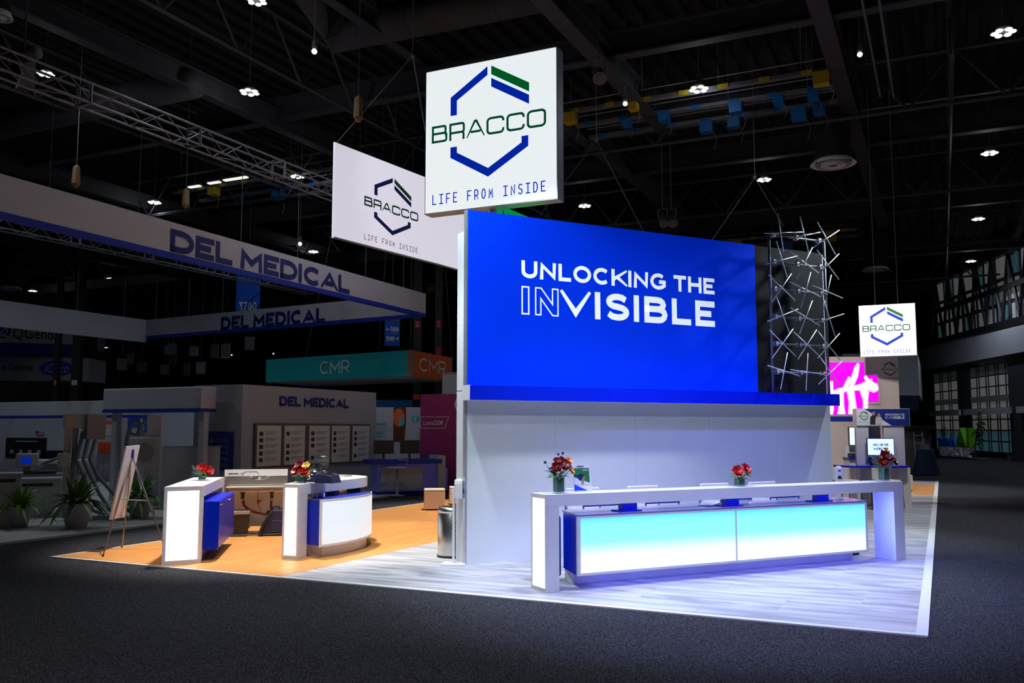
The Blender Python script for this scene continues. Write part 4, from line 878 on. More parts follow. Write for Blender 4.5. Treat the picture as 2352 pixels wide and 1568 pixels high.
# waste basket and bag under the sink
t = thing('waste_basket', 'dark brown plastic waste basket with a pale liner under the sink', 'bin', S, (.1, .1, 0))
def fr_box(mb, x0, x1, y0, y1, z0, z1, k):
    cx_, cy_ = (x0+x1)/2, (y0+y1)/2; q = lambda x, y, s: (cx_+(x-cx_)*s, cy_+(y-cy_)*s)
    a = [q(x0, y0, k), q(x1, y0, k), q(x1, y1, k), q(x0, y1, k)]; b = [(x0, y0), (x1, y0), (x1, y1), (x0, y1)]
    return mb.add([(p[0], p[1], z0) for p in a]+[(p[0], p[1], z1) for p in b], [(0, 3, 2, 1), (0, 1, 5, 4), (1, 2, 6, 5), (2, 3, 7, 6), (3, 0, 4, 7), (4, 5, 6, 7)])
fr_box(MB(), -.05, .25, .03, .25, 0, .39, .82).build('body', 'blackplastic', t, bevel=.012); fr_box(MB(), -.056, .256, .024, .256, .365, .425, .99).build('liner', 'liner', t, bevel=.008)
box(-.04, .24, .04, .24, .4251, .428).build('opening', 'black', t)
t = thing('backpack', 'black backpack leaning under the sink beside the right bar counter', 'bag', S, (.65, .1, 0))
MB().prismy([(.42, 0.01), (.86, 0.01), (.86, .40), (.80, .44), (.64, .44), (.57, .40)], .02, .22).build('body', 'navy', t, bevel=.03)
MB().tube([(.42, .0, .05), (.48, -.01, .2), (.56, .0, .34), (.62, .02, .42)], .022, 6).build('strap', 'black', t); MB().tube([(.60, .1, .43), (.64, .1, .48), (.72, .1, .48), (.76, .1, .43)], .012, 6).build('grab_handle', 'black', t)
MB().ball((.42, .0, .03), .03, 8, 5).build('buckle', 'black', t); box(.62, .84, .0, .02, .06, .26).build('front_pocket', 'navy', t, bevel=.01)
# ---------------------------------------------------------------- curved bar counter
K2 = Fr((-8.12, 10.10), 9.7)
def kl(L_): return [K2.L(p) for p in L_]
outer = [(-8.12, 10.10), (-8.145, 10.35), (-8.165, 10.6), (-8.185, 10.85), (-8.21, 11.12), (-8.235, 11.4), (-8.265, 11.7), (-8.33, 11.98), (-8.43, 12.2), (-8.60, 12.38), (-8.85, 12.52)]
inner = [(-9.35, 12.5), (-9.25, 12.1), (-9.02, 11.6), (-8.80, 11.1), (-8.60, 10.6), (-8.365, 10.06)]
t = thing('curved_bar_counter', 'white curved bar counter with a slim glowing end panel, right of the sink', 'counter', K2, (0, 0, 0))
MB().prism(kl(outer+inner), HT-.15, HT).build('top_beam', 'laminate', t, bevel=.004)
leg = [(-8.365, 10.06), (-8.12, 10.10), (-8.14, 10.32), (-8.40, 10.28)]
MB().prism(kl(leg), 0, HT-.151).build('leg', 'laminate', t, bevel=.002)
wE = .245; o = box(-wE+.035, -.028, -.006, 0, .045, HT-.05).build('light_panel', 'lit', t); o['label'] = 'glowing white end panel'
MB().prism(kl([(-9.3, 12.45), (-8.85, 12.48), (-8.75, 12.2), (-9.2, 12.1)]), 0, HT-.151).build('leg', 'laminate', t)
t = thing('curved_bar_desk', 'blue and glowing white curved bar desk under the curved counter', 'bar', K2, (.1, .3, 0))
bo = [(-7.885, 10.262), (-7.835, 10.55), (-7.82, 10.8), (-7.83, 11.05), (-7.87, 11.3), (-7.94, 11.55), (-8.06, 11.8), (-8.22, 12.0)]
bi = [(-8.7, 12.0), (-8.55, 11.5), (-8.42, 11.0), (-8.33, 10.6), (-8.28, 10.385)]
cx_, cy_ = -8.25, 11.2
sh = lambda L_, k: [(p[0]+(cx_-p[0])*k, p[1]+(cy_-p[1])*k) for p in L_]
MB().prism(kl(bo+bi), .775, .80).build('shelf_top', 'bluedark', t); MB().prism(kl(sh(bo, .02)+bi), .17, .775).build('carcass', 'bluegloss', t)
MB().prism(kl(sh(bo, .16)+sh(bi, .1)), 0, .17).build('plinth', 'laminate', t)
def ribbon(L_, z0, z1, name, m, par, th=.012):
    a = kl(L_); b = kl(sh(L_, th)); mb = MB(); n = len(a)
    for i in range(n-1): mb.add([(a[i][0], a[i][1], z0), (a[i+1][0], a[i+1][1], z0), (b[i+1][0], b[i+1][1], z0), (b[i][0], b[i][1], z0), (a[i][0], a[i][1], z1), (a[i+1][0], a[i+1][1], z1), (b[i+1][0], b[i+1][1], z1), (b[i][0], b[i][1], z1)], [(0,3,2,1),(4,5,6,7),(0,1,5,4),(1,2,6,5),(2,3,7,6),(3,0,4,7)])
    return mb.build(name, m, par)
def fine(L_, k=4):
    L_ = np.array(L_); o = []
    for i in range(len(L_)-1):
        for j in range(k):
            p0 = L_[max(i-1, 0)]; p1 = L_[i]; p2 = L_[i+1]; p3 = L_[min(i+2, len(L_)-1)]; u = j/k
            o.append(tuple(.5*((2*p1)+(-p0+p2)*u+(2*p0-5*p1+4*p2-p3)*u*u+(-p0+3*p1-3*p2+p3)*u**3)))
    return o+[tuple(L_[-1])]
fb = fine(bo)
ribbon(fb, .15, .178, 'rim', 'laminate', t, .02); ribbon(fb, .772, .805, 'rim', 'laminate', t, .02); ribbon(fb[:2], .178, .772, 'rim', 'laminate', t, .02)
h = len(fb)//2
for a, b in ((1, h), (h, len(fb))):
    seg = fb[a:b+1]
    for z0_, z1_ in ((.18, .474), (.476, .77)): ribbon([(p[0], p[1]) for p in seg], z0_, z1_, 'light_tile', 'litsoft', t, .015)
# cups and clutter on the bar shelf
for i, (px, w_, m_, s) in enumerate([(716, .045, 'white', 'leftmost'), (726, .03, 'white', 'middle'), (733, .03, 'white', 'right')]):
    c = K2.L(P(px, 1143, .80)); t = thing('cup_stack', 'stack of white paper cups on the curved bar shelf, '+s+' of three', 'cups', K2, (c[0]-.02, c[1]+.12, .80), 'cup stacks on the bar shelf')
    MB().lathe([(w_*.75, .80), (w_, .895), (w_*.95, .90)], c[0]-.02, c[1]+.12, 14).build('cups', m_, t, smooth=True); MB().lathe([(w_*1.02, .86), (w_*1.06, .866), (w_*1.02, .872)], c[0]-.02, c[1]+.12, 14).build('rim', m_, t)
for (px, py, w_, h_, m_, nm, lb) in [(765, 1138, .2, .09, 'navy', 'machine_box', 'dark boxy appliance in the gap under the curved counter top'), (742, 1142, .06, .05, 'ledblue', 'display_box', 'small box with a glowing blue display on the curved bar shelf'), (822, 1128, .24, .11, 'navy', 'machine_box', 'dark blue box at the far end of the curved bar shelf')]:
    c = K2.L(P(px, py, .80)); t = thing(nm, lb, 'box', K2, (c[0]-.1, c[1]+.05, .80))
    box(c[0]-.1-w_/2, c[0]-.1+w_/2, c[1]+.05, c[1]+.2, .80, .80+h_).build('housing', m_, t, bevel=.006); box(c[0]-.1-w_*.3, c[0]-.1+w_*.3, c[1]+.045, c[1]+.05, .82, .80+h_*.7).build('panel', 'black', t)
# espresso machine and grinder on the curved counter
def onK(px, py): return K2.L(P(px, py, HT))
c = onK(738, 1111); gx, gy = c[0]-.10, c[1]+.25
t = thing('coffee_grinder', 'black coffee grinder with a clear bean hopper on the curved bar counter', 'coffee grinder', K2, (gx, gy, HT))
MB().prismy([(gx-.26, HT), (gx+.22, HT), (gx+.18, HT+.11), (gx-.02, HT+.135), (gx-.14, HT+.11)], gy-.12, gy+.14).build('body', 'navy', t, bevel=.01)
MB().lathe([(.05, HT+.13), (.055, HT+.16), (.035, HT+.19)], gx, gy, 16).build('collar', 'chrome', t, smooth=True)
MB().lathe([(.035, HT+.19), (.065, HT+.225), (.082, HT+.28), (.085, HT+.36)], gx, gy, 24, cap=False).build('hopper', 'glass', t, smooth=True)
MB().lathe([(.032, HT+.192), (.06, HT+.225), (.076, HT+.28), (.03, HT+.30), (.005, HT+.30)], gx, gy, 20).build('beans', 'beans', t, smooth=True)
MB().lathe([(.092, HT+.36), (.092, HT+.368), (.05, HT+.385), (.01, HT+.39)], gx, gy, 24).build('lid', 'black', t, smooth=True)
box(gx+.03, gx+.17, gy-.08, gy+.08, HT+.125, HT+.137).build('tray', 'chrome', t, bevel=.003)
c = onK(720, 1110); ex, ey = c[0]-.06, c[1]+.14
t = thing('espresso_machine', 'chrome domed espresso machine between the flowers and the grinder', 'espresso machine', K2, (ex, ey, HT))
MB().lathe([(.06, HT), (.06, HT+.02), (.03, HT+.03), (.03, HT+.08), (.065, HT+.10), (.07, HT+.15), (.05, HT+.18), (.005, HT+.19)], ex, ey, 20).build('boiler', 'chrome', t, smooth=True)
MB().tube([(ex-.09, ey-.04, HT), (ex-.1, ey-.04, HT+.07), (ex-.05, ey-.02, HT+.1)], .012, 8).build('steam_pipe', 'chrome', t, smooth=True); MB().tube([(ex, ey-.03, HT+.09), (ex-.02, ey-.16, HT+.06)], .013, 8).build('portafilter', 'chrome', t, smooth=True)
box(ex-.07, ex+.07, ey-.12, ey+.1, HT, HT+.02).build('drip_tray', 'chrome', t, bevel=.004); MB().tube([(ex+.05, ey-.03, HT+.05), (ex+.06, ey-.1, HT+.04)], .012, 6).build('knob', 'black', t)
c = onK(785, 1093); t = thing('sink_ring', 'shallow round metal ring basin set in the curved bar top behind the grinder', 'basin', K2, (c[0], c[1], HT)); MB().lathe([(.17, HT), (.17, HT+.006), (.16, HT+.006), (.155, HT+.001)], c[0], c[1], 28, cap=False).build('ring', 'steel', t, smooth=True); MB().lathe([(.155, HT+.0015), (.02, HT+.0016)], c[0], c[1], 28, cap=False).build('bowl', 'brushed', t)
# low bouquets on the bars
c = K1.L(P(463, 1103, HT)); bouquet(K1, min(c[0], -.1), c[1]+.06, HT, .12, .085, [(-.0, .09, .08, 'petalred', 0), (.09, .05, .085, 'petalred', .4)], 'low glass cube of red flowers on the straight bar counter', False, 12)
c = onK(687, 1109); bouquet(K2, c[0], c[1]+.08, HT, .14, .095, [(-.06, .06, .085, 'petalred', -.3), (.05, .06, .08, 'petalred', .3), (-.02, .15, .07, 'petaldeep', 0), (.10, .15, .06, 'petalyellow', .3), (.10, .04, .045, 'petalorange', .5)], 'low glass cube of red and yellow flowers on the curved bar counter', False, 14)
# ---------------------------------------------------------------- easel
apex = np.array(dep(303, 1047, 13.65)); fa = np.array(P(236, 1278)); fb_ = np.array(P(280, 1257)); fc = np.array(P(380, 1262))
t = thing('easel', 'tripod easel standing at the front left corner of the wood floor', 'easel', WORLD, ((fa[0]+fc[0])/2, (fa[1]+fc[1])/2, 0))
for f_, m_ in ((fa, 'steel'), (fb_, 'brushed'), (fc, 'steel')):
    l = MB().tube([f_, f_+(apex-f_)*.45], .010, 6).tube([f_+(apex-f_)*.42, apex], .014, 6).build('leg', m_, t); MB().tube([f_, f_+(apex-f_)*.02], .014, 6).build('rubber_foot', 'rubber', l)
p1 = fb_+(apex-fb_)*.52; p2 = fc+(apex-fc)*.52; p0 = fa+(apex-fa)*.56
MB().tube([p0, p1, p2], .009, 6).build('crossbar', 'alu', t); MB().tube([apex-(0, 0, .06), apex+(0, 0, .10)], .03, 8).build('head', 'bluedark', t)
cr = [np.array(dep(*q)) for q in ((252, 1193, 13.15), (285, 1187, 13.7), (320, 1022, 13.95), (289, 1025, 13.4))]
nn = np.cross(cr[1]-cr[0], cr[3]-cr[0]); nn /= np.linalg.norm(nn); nn *= .012
mb = MB().add([c_-nn for c_ in cr]+[c_+nn for c_ in cr], [(0, 1, 2, 3), (4, 7, 6, 5), (0, 4, 5, 1), (1, 5, 6, 2), (2, 6, 7, 3), (3, 7, 4, 0)])
o = mb.build('display_board', 'lilac', fr=WORLD, org=cr[0]); tag(o, 'white display board seen from behind, resting on the easel', 'board')
# ---------------------------------------------------------------- ottomans
def ottoman(fr, x, y, s, h, label):
    t = thing('ottoman', label, 'ottoman', fr, (x, y, 0), 'pale cube ottomans')
    box(x-s/2, x+s/2, y-s/2, y+s/2, .03, h-.04).build('body', 'ottoman', t, bevel=.02); box(x-s/2, x+s/2, y-s/2, y+s/2, h-.038, h).build('seat_pad', 'ottoman', t, bevel=.018); box(x-s*.42, x+s*.42, y-s*.42, y+s*.42, 0, .03).build('foot', 'rubber', t)
o1 = P(993, 1172); f = Fr(o1[:2], 32); ottoman(f, .05, .23, .46, .46, 'pale cube ottoman on the wood floor left of the steel bin')
o1 = P(1035, 1160); f = Fr(o1[:2], 32); ottoman(f, .2, .25, .44, .42, 'pale cube ottoman half hidden behind the steel bin')
o1 = P(2080, 1128); f = Fr(o1[:2], 25.56); ottoman(f, .0, .23, .46, .46, 'pale ottoman peeking out right of the kiosk')
# ================================================================ RIGHT BACKGROUND OF THE BOOTH
kb = P(2080, 1165); KO = Fr(kb[:2], 25.56)
t = thing('demo_kiosk', 'white demonstration kiosk with a banner head and blue worktop behind the counter end', 'kiosk', KO, (-.5, 0, 0))
def er(fr, x0, y0, x1, y1, off=0): 
    a = fr.E(x0, y0, off); b = fr.E(x1, y1, off); return a[0], b[0], b[1], a[1]    # x0,x1,zlow,zhigh
x0, x1, z0, z1 = er(KO, 1966, 938, 2090, 978); 
box(x0, x1, 0, .22, z0, z1).build('banner_box', 'ottoman', t); o = box(x0+.005, x1-.01, -.006, 0, z0+.008, z1-.008).build('banner_face', 'inkblue', t); o['label'] = 'navy banner print'
flat([(x0+.005, z0+.01), (x0+.80*(x1-x0)*.82, z0+.01), (x0+.16*(x1-x0), z1-.01), (x0+.005, z1-.01)], -.008).build('banner_white', 'bannerwhite', t)
logo(t, x0+.04, z0+.07, .125, -.010, ('inkblack', 'inkteal', 'inkteal', 'inkblack'), True, wt=.16)
xt = KO.E(2033, 950)[0]; xt2 = KO.E(2077, 950)[0]; lettering('UNLOCKING THE', xt, xt2, z1-.16, z1-.115, -.010, .2).build('banner_lettering', 'bannerwhite', t); lettering('VISIBLE', xt+.13, xt2, z1-.24, z1-.175, -.010, .22).build('banner_lettering', 'bannerwhite', t)
mb = MB(); lettering('IN', xt, xt+.11, z1-.24, z1-.175, -.010, .12).build('banner_lettering', 'bannerwhite', t)
for i, (px, hh, cl, sk) in enumerate([(2006, .335, 'inkblack', 'skin'), (2018, .29, 'greypanel', 'skin')]):
    cxp = KO.E(px, 950)[0]; flat([(cxp-.09, z0+.03), (cxp+.07, z0+.03), (cxp+.07, z0+hh*.62), (cxp+.03, z0+hh*.75), (cxp-.03, z0+hh*.75), (cxp-.08, z0+hh*.6)], -.010-.002*i).build('printed_person', cl if i == 0 else 'paper', t)
    flat(arc(cxp, z0+hh*.86, .035, .045, 0, 340, 10), -.0125-.002*i).build('printed_head', sk, t)
xa, xb, _, _ = er(KO, 1966, 980, 2081, 1068); zc0 = KO.E(2000, 1070)[1]
box(xa, KO.E(1996, 1000)[0], 0.02, .10, zc0, z0).build('wing_panel', 'lilac', t); box(KO.E(2031, 1000)[0], xb, 0.02, .10, zc0, z0).build('wing_panel', 'lilac', t)
box(KO.E(1994, 1000)[0], KO.E(2033, 1000)[0], .25, .30, zc0, z0).build('back_panel', 'greypanel', t)
x0, x1, zs0, zs1 = er(KO, 1991, 1006, 2055, 1046, -.1); sc = box(x0, x1, -.1, -.05, zs0, zs1).build('monitor', 'bluedark', t, bevel=.004); box(x0+.015, x1-.015, -.103, -.1005, zs0+.015, zs1-.015).build('screen', 'screenwhite', sc)
lettering('WHAT ARE YOU', x0+.13, x1-.14, zs1-.18, zs1-.12, -.106, .2).build('screen_lettering', 'screenblue', sc); lettering('WAITING FOR?', x0+.14, x1-.14, zs1-.27, zs1-.21, -.106, .2).build('screen_lettering', 'screenblue', sc)
box((x0+x1)/2-.05, (x0+x1)/2+.05, -.05, .25, zs0+.05, zs0+.15).build('monitor_arm', 'black', sc)
a = KO.E(1937, 1070, -.3)[0]; b = KO.E(2092, 1070, -.3)[0]; zc = KO.E(2010, 1074, -.3)[1]
MB().prism([(a, 0), (a+.1, -.22), (a+.5, -.34), (b-.4, -.36), (b-.04, -.3), (b, -.1), (b, .35), (a, .35)], zc, zc+.045).build('worktop', 'bluegloss', t, bevel=.008)
x0, x1, _, _ = er(KO, 1963, 1080, 1975, 1160); box(x0, x1, -.1, .3, 0, zc-.002).build('leg', 'ottoman', t); x0b, x1b, _, _ = er(KO, 2058, 1080, 2091, 1160); MB().prismy([(x1b-.16, 0), (x1b-.02, 0), (x1b-.02, zc-.002), (x1b-.26, zc-.002), (x1b-.26, zc-.25)], -.12, .3).build('leg', 'ottoman', t)
box(x1, x1b-.2, .2, .25, 0, zc-.002).build('front_panel', 'ottoman', t)
flat(arc(KO.E(1999, 1056)[0], KO.E(1999, 1056)[1], .05, .06, 0, 340, 12), .015).build('round_sticker', 'inkblue', t)
# kiosk chairs
for px, s in [(2040, 'right'), (1945, 'left')]:
    c = P(px, 1172); f = Fr(c[:2], 40); t = thing('kiosk_chair', 'white chair with a dark metal frame in front of the kiosk worktop, '+s, 'chair', f, (0, 0, 0), 'kiosk chairs')
    box(-.22, .22, -.2, .22, .62, .67).build('seat', 'ottoman', t, bevel=.02); box(-.22, .22, .2, .24, .67, .92).build('backrest', 'ottoman', t, bevel=.015)
    for sx_ in (-.24, .24): MB().tube([(sx_, -.2, 0), (sx_, -.2, .66), (sx_, .22, .66), (sx_, .22, 0)], .012, 6).build('frame', 'darksteel', t)
# end wall with big magenta screen
D_ = 25.2; q = dep(2073, 1090, D_); EW = Fr(q[:2], 25.56); zt = EW.E(2067, 819)[1]; xl = EW.E(1860, 819)[0]
t = thing('end_wall', 'pale end wall of the booth with a framed magenta video wall and emblem', 'wall', EW, (-1, 0, 0))
box(xl-2, 0, 0, .3, 0, zt).build('panel', 'beige', t); box(xl-2, 0, -.02, 0, EW.E(1900, 967)[1], EW.E(1900, 957)[1]).build('blue_band', 'hallblue', t)
def rc(x0, y0, x1, y1): return er(EW, x0, y0, x1, y1)
for i, (r, off) in enumerate([((1800, 826, 1991, 955), -.03), ((1985, 856, 2021, 928), -.03)]):
    a, b, c_, d = rc(*r); box(a, b, off, 0, c_, d).build('screen_frame', 'paper', t)
a, b, c_, d = rc(1800, 832, 1987, 951); scr = box(a, b, -.06, -.03, c_, d).build('video_screen', 'screenmag', t)
a2, b2, c2, d2 = rc(1987, 862, 2016, 921); box(a2, b2, -.06, -.03, c2, d2).build('video_tile', 'screenmag', scr)
def bone(pts, y, m_, wid):
    mb = MB(); L_ = [EW.E(*p) for p in pts]; n = len(L_); vs = []
    for i, p in enumerate(L_):
        a = L_[max(i-1, 0)]; b = L_[min(i+1, n-1)]; dx, dz = b[0]-a[0], b[1]-a[1]; l = math.hypot(dx, dz) or 1; w_ = wid[i]/2*D_/FPX
        vs += [(p[0]-dz/l*w_, y, p[1]+dx/l*w_), (p[0]+dz/l*w_, y, p[1]-dx/l*w_)]
    mb.add(vs, [(2*i, 2*i+1, 2*i+3, 2*i+2) for i in range(n-1)]); return mb
BN = [([(1931, 951), (1931, 930), (1929, 900), (1928, 893)], [12, 7, 9, 12]), ([(1910, 902), (1925, 898), (1945, 893), (1970, 890), (1990, 886), (2003, 885)], [4, 8, 6, 8, 14, 22]), ([(1957, 951), (1956, 925), (1952, 900), (1951, 890)], [14, 10, 11, 9]),
      ([(1986, 948), (1986, 920), (1984, 900), (1982, 888)], [7, 7, 13, 16]), ([(1934, 900), (1945, 880), (1951, 866)], [4, 7, 5]), ([(1954, 888), (1962, 862), (1966, 845), (1970, 835)], [5, 9, 7, 3]), ([(1995, 888), (1992, 875), (1984, 864)], [10, 6, 4]), ([(1997, 885), (2006, 890), (2012, 898)], [12, 15, 6]), ([(1905, 951), (1909, 940), (1908, 875)], [7, 5, 4])]
for i, (pp, wd) in enumerate(BN):
    bone(pp, -.0615-.0002*i, 'screenpink', [k*1.5+2 for k in wd]).build('image_glow', 'screenpink', scr); bone(pp, -.064-.0002*i, 'screenbone', wd).build('image_shape', 'screenbone', scr)
lx, lx2, lz, lz2 = rc(2021, 826, 2066, 872); logo(t, lx, lz, (lx2-lx)/2.25, -.004, ('inkblack', 'inkgreen', 'inkteal', 'inkblack'), True, wt=.14)
# wall monitor and small shelf left of kiosk
off = -.35; a, b, c_, d = er(EW, 1949, 980, 1990, 1023, off)
t = thing('wall_monitor', 'flat wall monitor with a bright screen, left of the kiosk', 'monitor', EW, (a, off, c_)); box(a, b, off, off+.06, c_, d).build('bezel', 'inkblack', t); box(a+.02, b-.02, off-.003, off-.001, c_+.02, d-.02).build('screen', 'screenwhite', t)
lettering('LIFE', a+.1, a+.3, c_+.28, c_+.32, off-.005, .12).build('screen_lettering', 'screenblue', t); box((a+b)/2-.05, (a+b)/2+.05, off+.06, 0, c_+.2, c_+.3).build('bracket', 'black', t)
a, b, c_, d = er(EW, 1951, 1051, 1992, 1056, -.5); t = thing('wall_shelf', 'dark blue shelf desk with small equipment, left of the kiosk', 'shelf', EW, (a, -.5, 0)); box(a, b, -.5, 0, c_, d).build('top', 'bluedark', t); box(a+.02, b, -.4, 0, 0, c_).build('base', 'beige', t)
box(a+.08, a+.4, -.4, -.15, d, d+.12).build('device', 'navy', t, bevel=.01); box(a+.05, a+.5, -.1, -.08, d, d+.32).build('picture', 'bannerwhite', t)
# ================================================================ HALL BEYOND, RIGHT
q0 = dep(2075, 1085, 27); BO = Fr(dep(2083, 1090, 36.5)[:2], 8)
t = thing('neighbour_booth', 'dark low neighbouring booth with a flat black roof, behind the booth end', 'booth', BO, (0, 0, 0))
a, b, c_, d = er(BO, 2078, 985, 2142, 1092); box(a, b, 0, .2, 0, d).build('front_wall', 'greydim', t); box(a-.1, b+.15, -.3, 3.0, d, d+.14).build('roof', 'black', t); box(b-.15, b, 0, 3, 0, d).build('side_wall', 'hallgrey', t)
c = P(2128, 1090); f = Fr(c[:2], 20); t = thing('draped_table', 'small table under a dark blue floor-length drape at right', 'table', f, (0, 0, 0))
rnd = random.Random(4); ring = []; n = 28; mb = MB()
prof = [(.30, .98), (.32, .93), (.40, .45), (.50, .02)]
vs = []
for r, z in prof:
    for k in range(n):
        q = 2*math.pi*k/n; rr_ = r*(1+.10*(1-z)*math.sin(5*q+1)+.05*(1-z)*math.sin(11*q)); vs.append((rr_*math.cos(q), rr_*math.sin(q)*.8, z))
mb.add(vs, [(i*n+k, i*n+(k+1) % n, (i+1)*n+(k+1) % n, (i+1)*n+k) for i in range(3) for k in range(n)]+[tuple(range(n))]); mb.build('drape', 'drape', t, smooth=True); box(-.2, .2, -.15, .15, .9, .975).build('table_top', 'greydim', t)
t2 = thing('carton', 'small pale carton on the draped table', 'carton', f, (-.05, 0, .985)); box(-.18, .12, -.1, .1, .985, 1.18).build('body', 'hallgrey', t2); box(-.18, .12, -.102, -.1, 1.09, 1.10).build('tape', 'rackbrown', t2)
t2 = thing('folding_ladder', 'small pale folding ladder standing behind the draped table', 'ladder', f, (.1, .6, 0))
for s in (-.2, .2): MB().tube([(s, .45, 0), (s*.8, .75, 1.65)], .02, 6).build('rail', 'hallwhite', t2)
for k in range(5): box(-.18, .18, .5+.05*k, .56+.05*k, .3*k+.3, .3*k+.33).build('step', 'hallwhite', t2)
# office block overhanging the hall
OB = Fr(dep(2125, 900, 48)[:2], 25.56)
t = thing('office_block', 'grey overhanging upper office block behind the small emblem sign', 'building', OB, (-2, 0, 3))
a, b, c_, d = er(OB, 1935, 812, 2112, 908); MB().prism([(a, 0), (b, 0), (b+5.2, 11), (a, 11)], c_, d).build('upper_floor', 'hallwhite', t); MB().prism([(a, -.1), (b-.1, -.1), (b+4.9, 11), (a, 11)], c_-.8, c_-.02).build('dark_band', 'navy', t)
for x in (a+1, b-.8): box(x, x+.4, .3, .7, 0, c_-.8).build('column', 'darksteel', t)
# ---------------------------------------------------------------- diagonal glazed facade
FA = Fr(P(2128, 1042)[:2], math.degrees(math.atan2(P(2352, 1060)[1]-P(2128, 1042)[1], P(2352, 1060)[0]-P(2128, 1042)[0])))
def ez(x, y, off=0): return FA.E(x, y, off)
t = thing('window_wall', 'x', 'x', FA, (0, 0, 0)); bpy.data.objects.remove(t)
ww = struct(MB().box(ez(2100, 900)[0], ez(2500, 900)[0], 1.6, 1.8, 0, 14).build('wall_right', 'black', None, fr=FA, org=(0, 0, 0)))
g = box(ez(2128, 900)[0], ez(2500, 900)[0], -.3, .55, ez(2200, 837)[1], ez(2205, 784)[1]).build('soffit_band', 'hallwhite', ww)
for (xa, xb) in ((2128, 2149), (2204, 2233), (2322, 2400)):
    box(ez(xa, 950)[0], ez(xb, 950)[0], -.06, .55, 0, ez(2205, 840)[1]).build('column', 'darksteel', ww)
for (xa, xb) in ((2136, 2205), (2216, 2322), (2338, 2400)):
    a = ez(xa, 940, -.2); b = ez(xb, 940, -.2); box(a[0], b[0], -.3, -.14, ez(2270, 951, -.2)[1], ez(2270, 937, -.2)[1]).build('transom_band', 'hallwhite', ww)
zt = ez(2270, 838)[1]; zm = ez(2270, 944)[1]
def glazing(nm, xa, xb, nc):
    X0, X1 = ez(xa, 950)[0], ez(xb, 950)[0]; wn = struct(MB().box(X0, X1, .05, .09, .4, zt).build(nm, 'darksteel', None, fr=FA, org=(X0, 0, .4)))
    o = ORG[wn.name]; zs = [.4, 1.6, 2.8, 4.0, 5.2, 6.4, 7.6, zt-1.2, zt] if zt > 9.5 else [.4+(zt-.4)*i/8 for i in range(9)]
    rn = random.Random(nc)
    for i in range(nc):
        for j in range(8):
            wv = (.35 if i % 2 else 1.0); tot = sum(.35 if k % 2 else 1.0 for k in range(nc)); st = sum(.35 if k % 2 else 1.0 for k in range(i))
            a = X0+(X1-X0)*st/tot; b = a+(X1-X0)*wv/tot; m_ = 'daylightteal' if j < 2 else ('frosty' if j == 7 or j == 4 and False else 'daylight')
            box(a+.05, b-.05, -.01, .045, zs[j]+.04, zs[j+1]-.04).build('pane', m_, wn)
    for k in range(nc+1):
        wv = sum(.35 if q % 2 else 1.0 for q in range(k))/sum(.35 if q % 2 else 1.0 for q in range(nc)); a = X0+(X1-X0)*wv; box(a-.04, a+.04, -.05, .05, .4, zt).build('mullion', 'darksteel', wn)
    box(X0, X1, -.06, .05, zs[5]-.25, zs[5]+.1).build('spandrel', 'frosty', wn)
glazing('window_1', 2149, 2204, 5); glazing('window_2', 2233, 2322, 8)
# clerestory with steel truss
z0c = ez(2205, 776)[1]; X0, X1 = ez(2140, 700)[0], ez(2500, 700)[0]
wn = struct(MB().box(X0, X1, .3, .34, z0c, z0c+4.2).build('window_3', 'darksteel', None, fr=FA, org=(X0, 0, z0c)))
k = 0; x = X0+.3
while x < X1-1:
    for j in range(3): box(x, x+1.1, .2, .29, z0c+.1+j*1.4, z0c+1.25+j*1.4).build('pane', 'daylight' if (k+j) % 3 else 'daylightteal', wn)
    x += 1.6; k += 1
n = 9
mb = MB(); mb.box(X0, X1, -.2, 0, z0c-.1, z0c+.3); mb.box(X0, X1, -.2, 0, z0c+2.0, z0c+2.3); mb.box(X0, X1, -.2, 0, z0c+4.0, z0c+4.5)
for i in range(n):
    a = X0+(X1-X0)*i/n; b = X0+(X1-X0)*(i+1)/n; mb.tube([(a, -.1, z0c+.2), ((a+b)/2, -.1, z0c+4.1), (b, -.1, z0c+.2)], .10, 4); mb.tube([((a+b)/2, -.1, z0c), ((a+b)/2, -.1, z0c+4.1)], .07, 4)
mb.build('steel_truss', 'black', wn)
# freestanding letters
SH = Fr(P(2158, 1050)[:2], math.degrees(FA.r)+4)
t = thing('letter_sign', 'freestanding showcase letters in blue, green and white by the glass facade', 'sign', SH, (0, 0, 0))
def pxl(x): return SH.E(x, 1030)[0]
zs = lambda y: SH.E(2200, y)[1]
box(pxl(2156), pxl(2246), 0, .5, 0, .12).build('plinth', 'greydim', t)
def slabtext(txt, xa, xb, za, zb_, nm, m_, wt):
    mb = lettering(txt, xa, xb, za, zb_, -.05, wt); vs = mb.v; n_ = len(vs)
    mb2 = MB(); mb2.v = vs+[(v[0], .3, v[2]) for v in vs]; mb2.f = list(mb.f)+[tuple(i+n_ for i in f_) for f_ in mb.f]
    from collections import Counter
    ec = Counter(tuple(sorted((f_[i], f_[(i+1) % len(f_)]))) for f_ in mb.f for i in range(len(f_)))
    mb2.f += [(a, b, b+n_, a+n_) for (a, b), c_ in ec.items() if c_ == 1]; mb2.build(nm, m_, t)
slabtext('SHOWCASE', pxl(2157), pxl(2226), .12, zs(1027), 'white_letters', 'bannerwhite', .22)
slabtext('RSNA', pxl(2158), pxl(2196), zs(1026), zs(1006), 'blue_letters', 'bannerblue', .26); slabtext('AI', pxl(2198), pxl(2228), zs(1026), zs(982), 'green_letters', 'aigreen', .26)
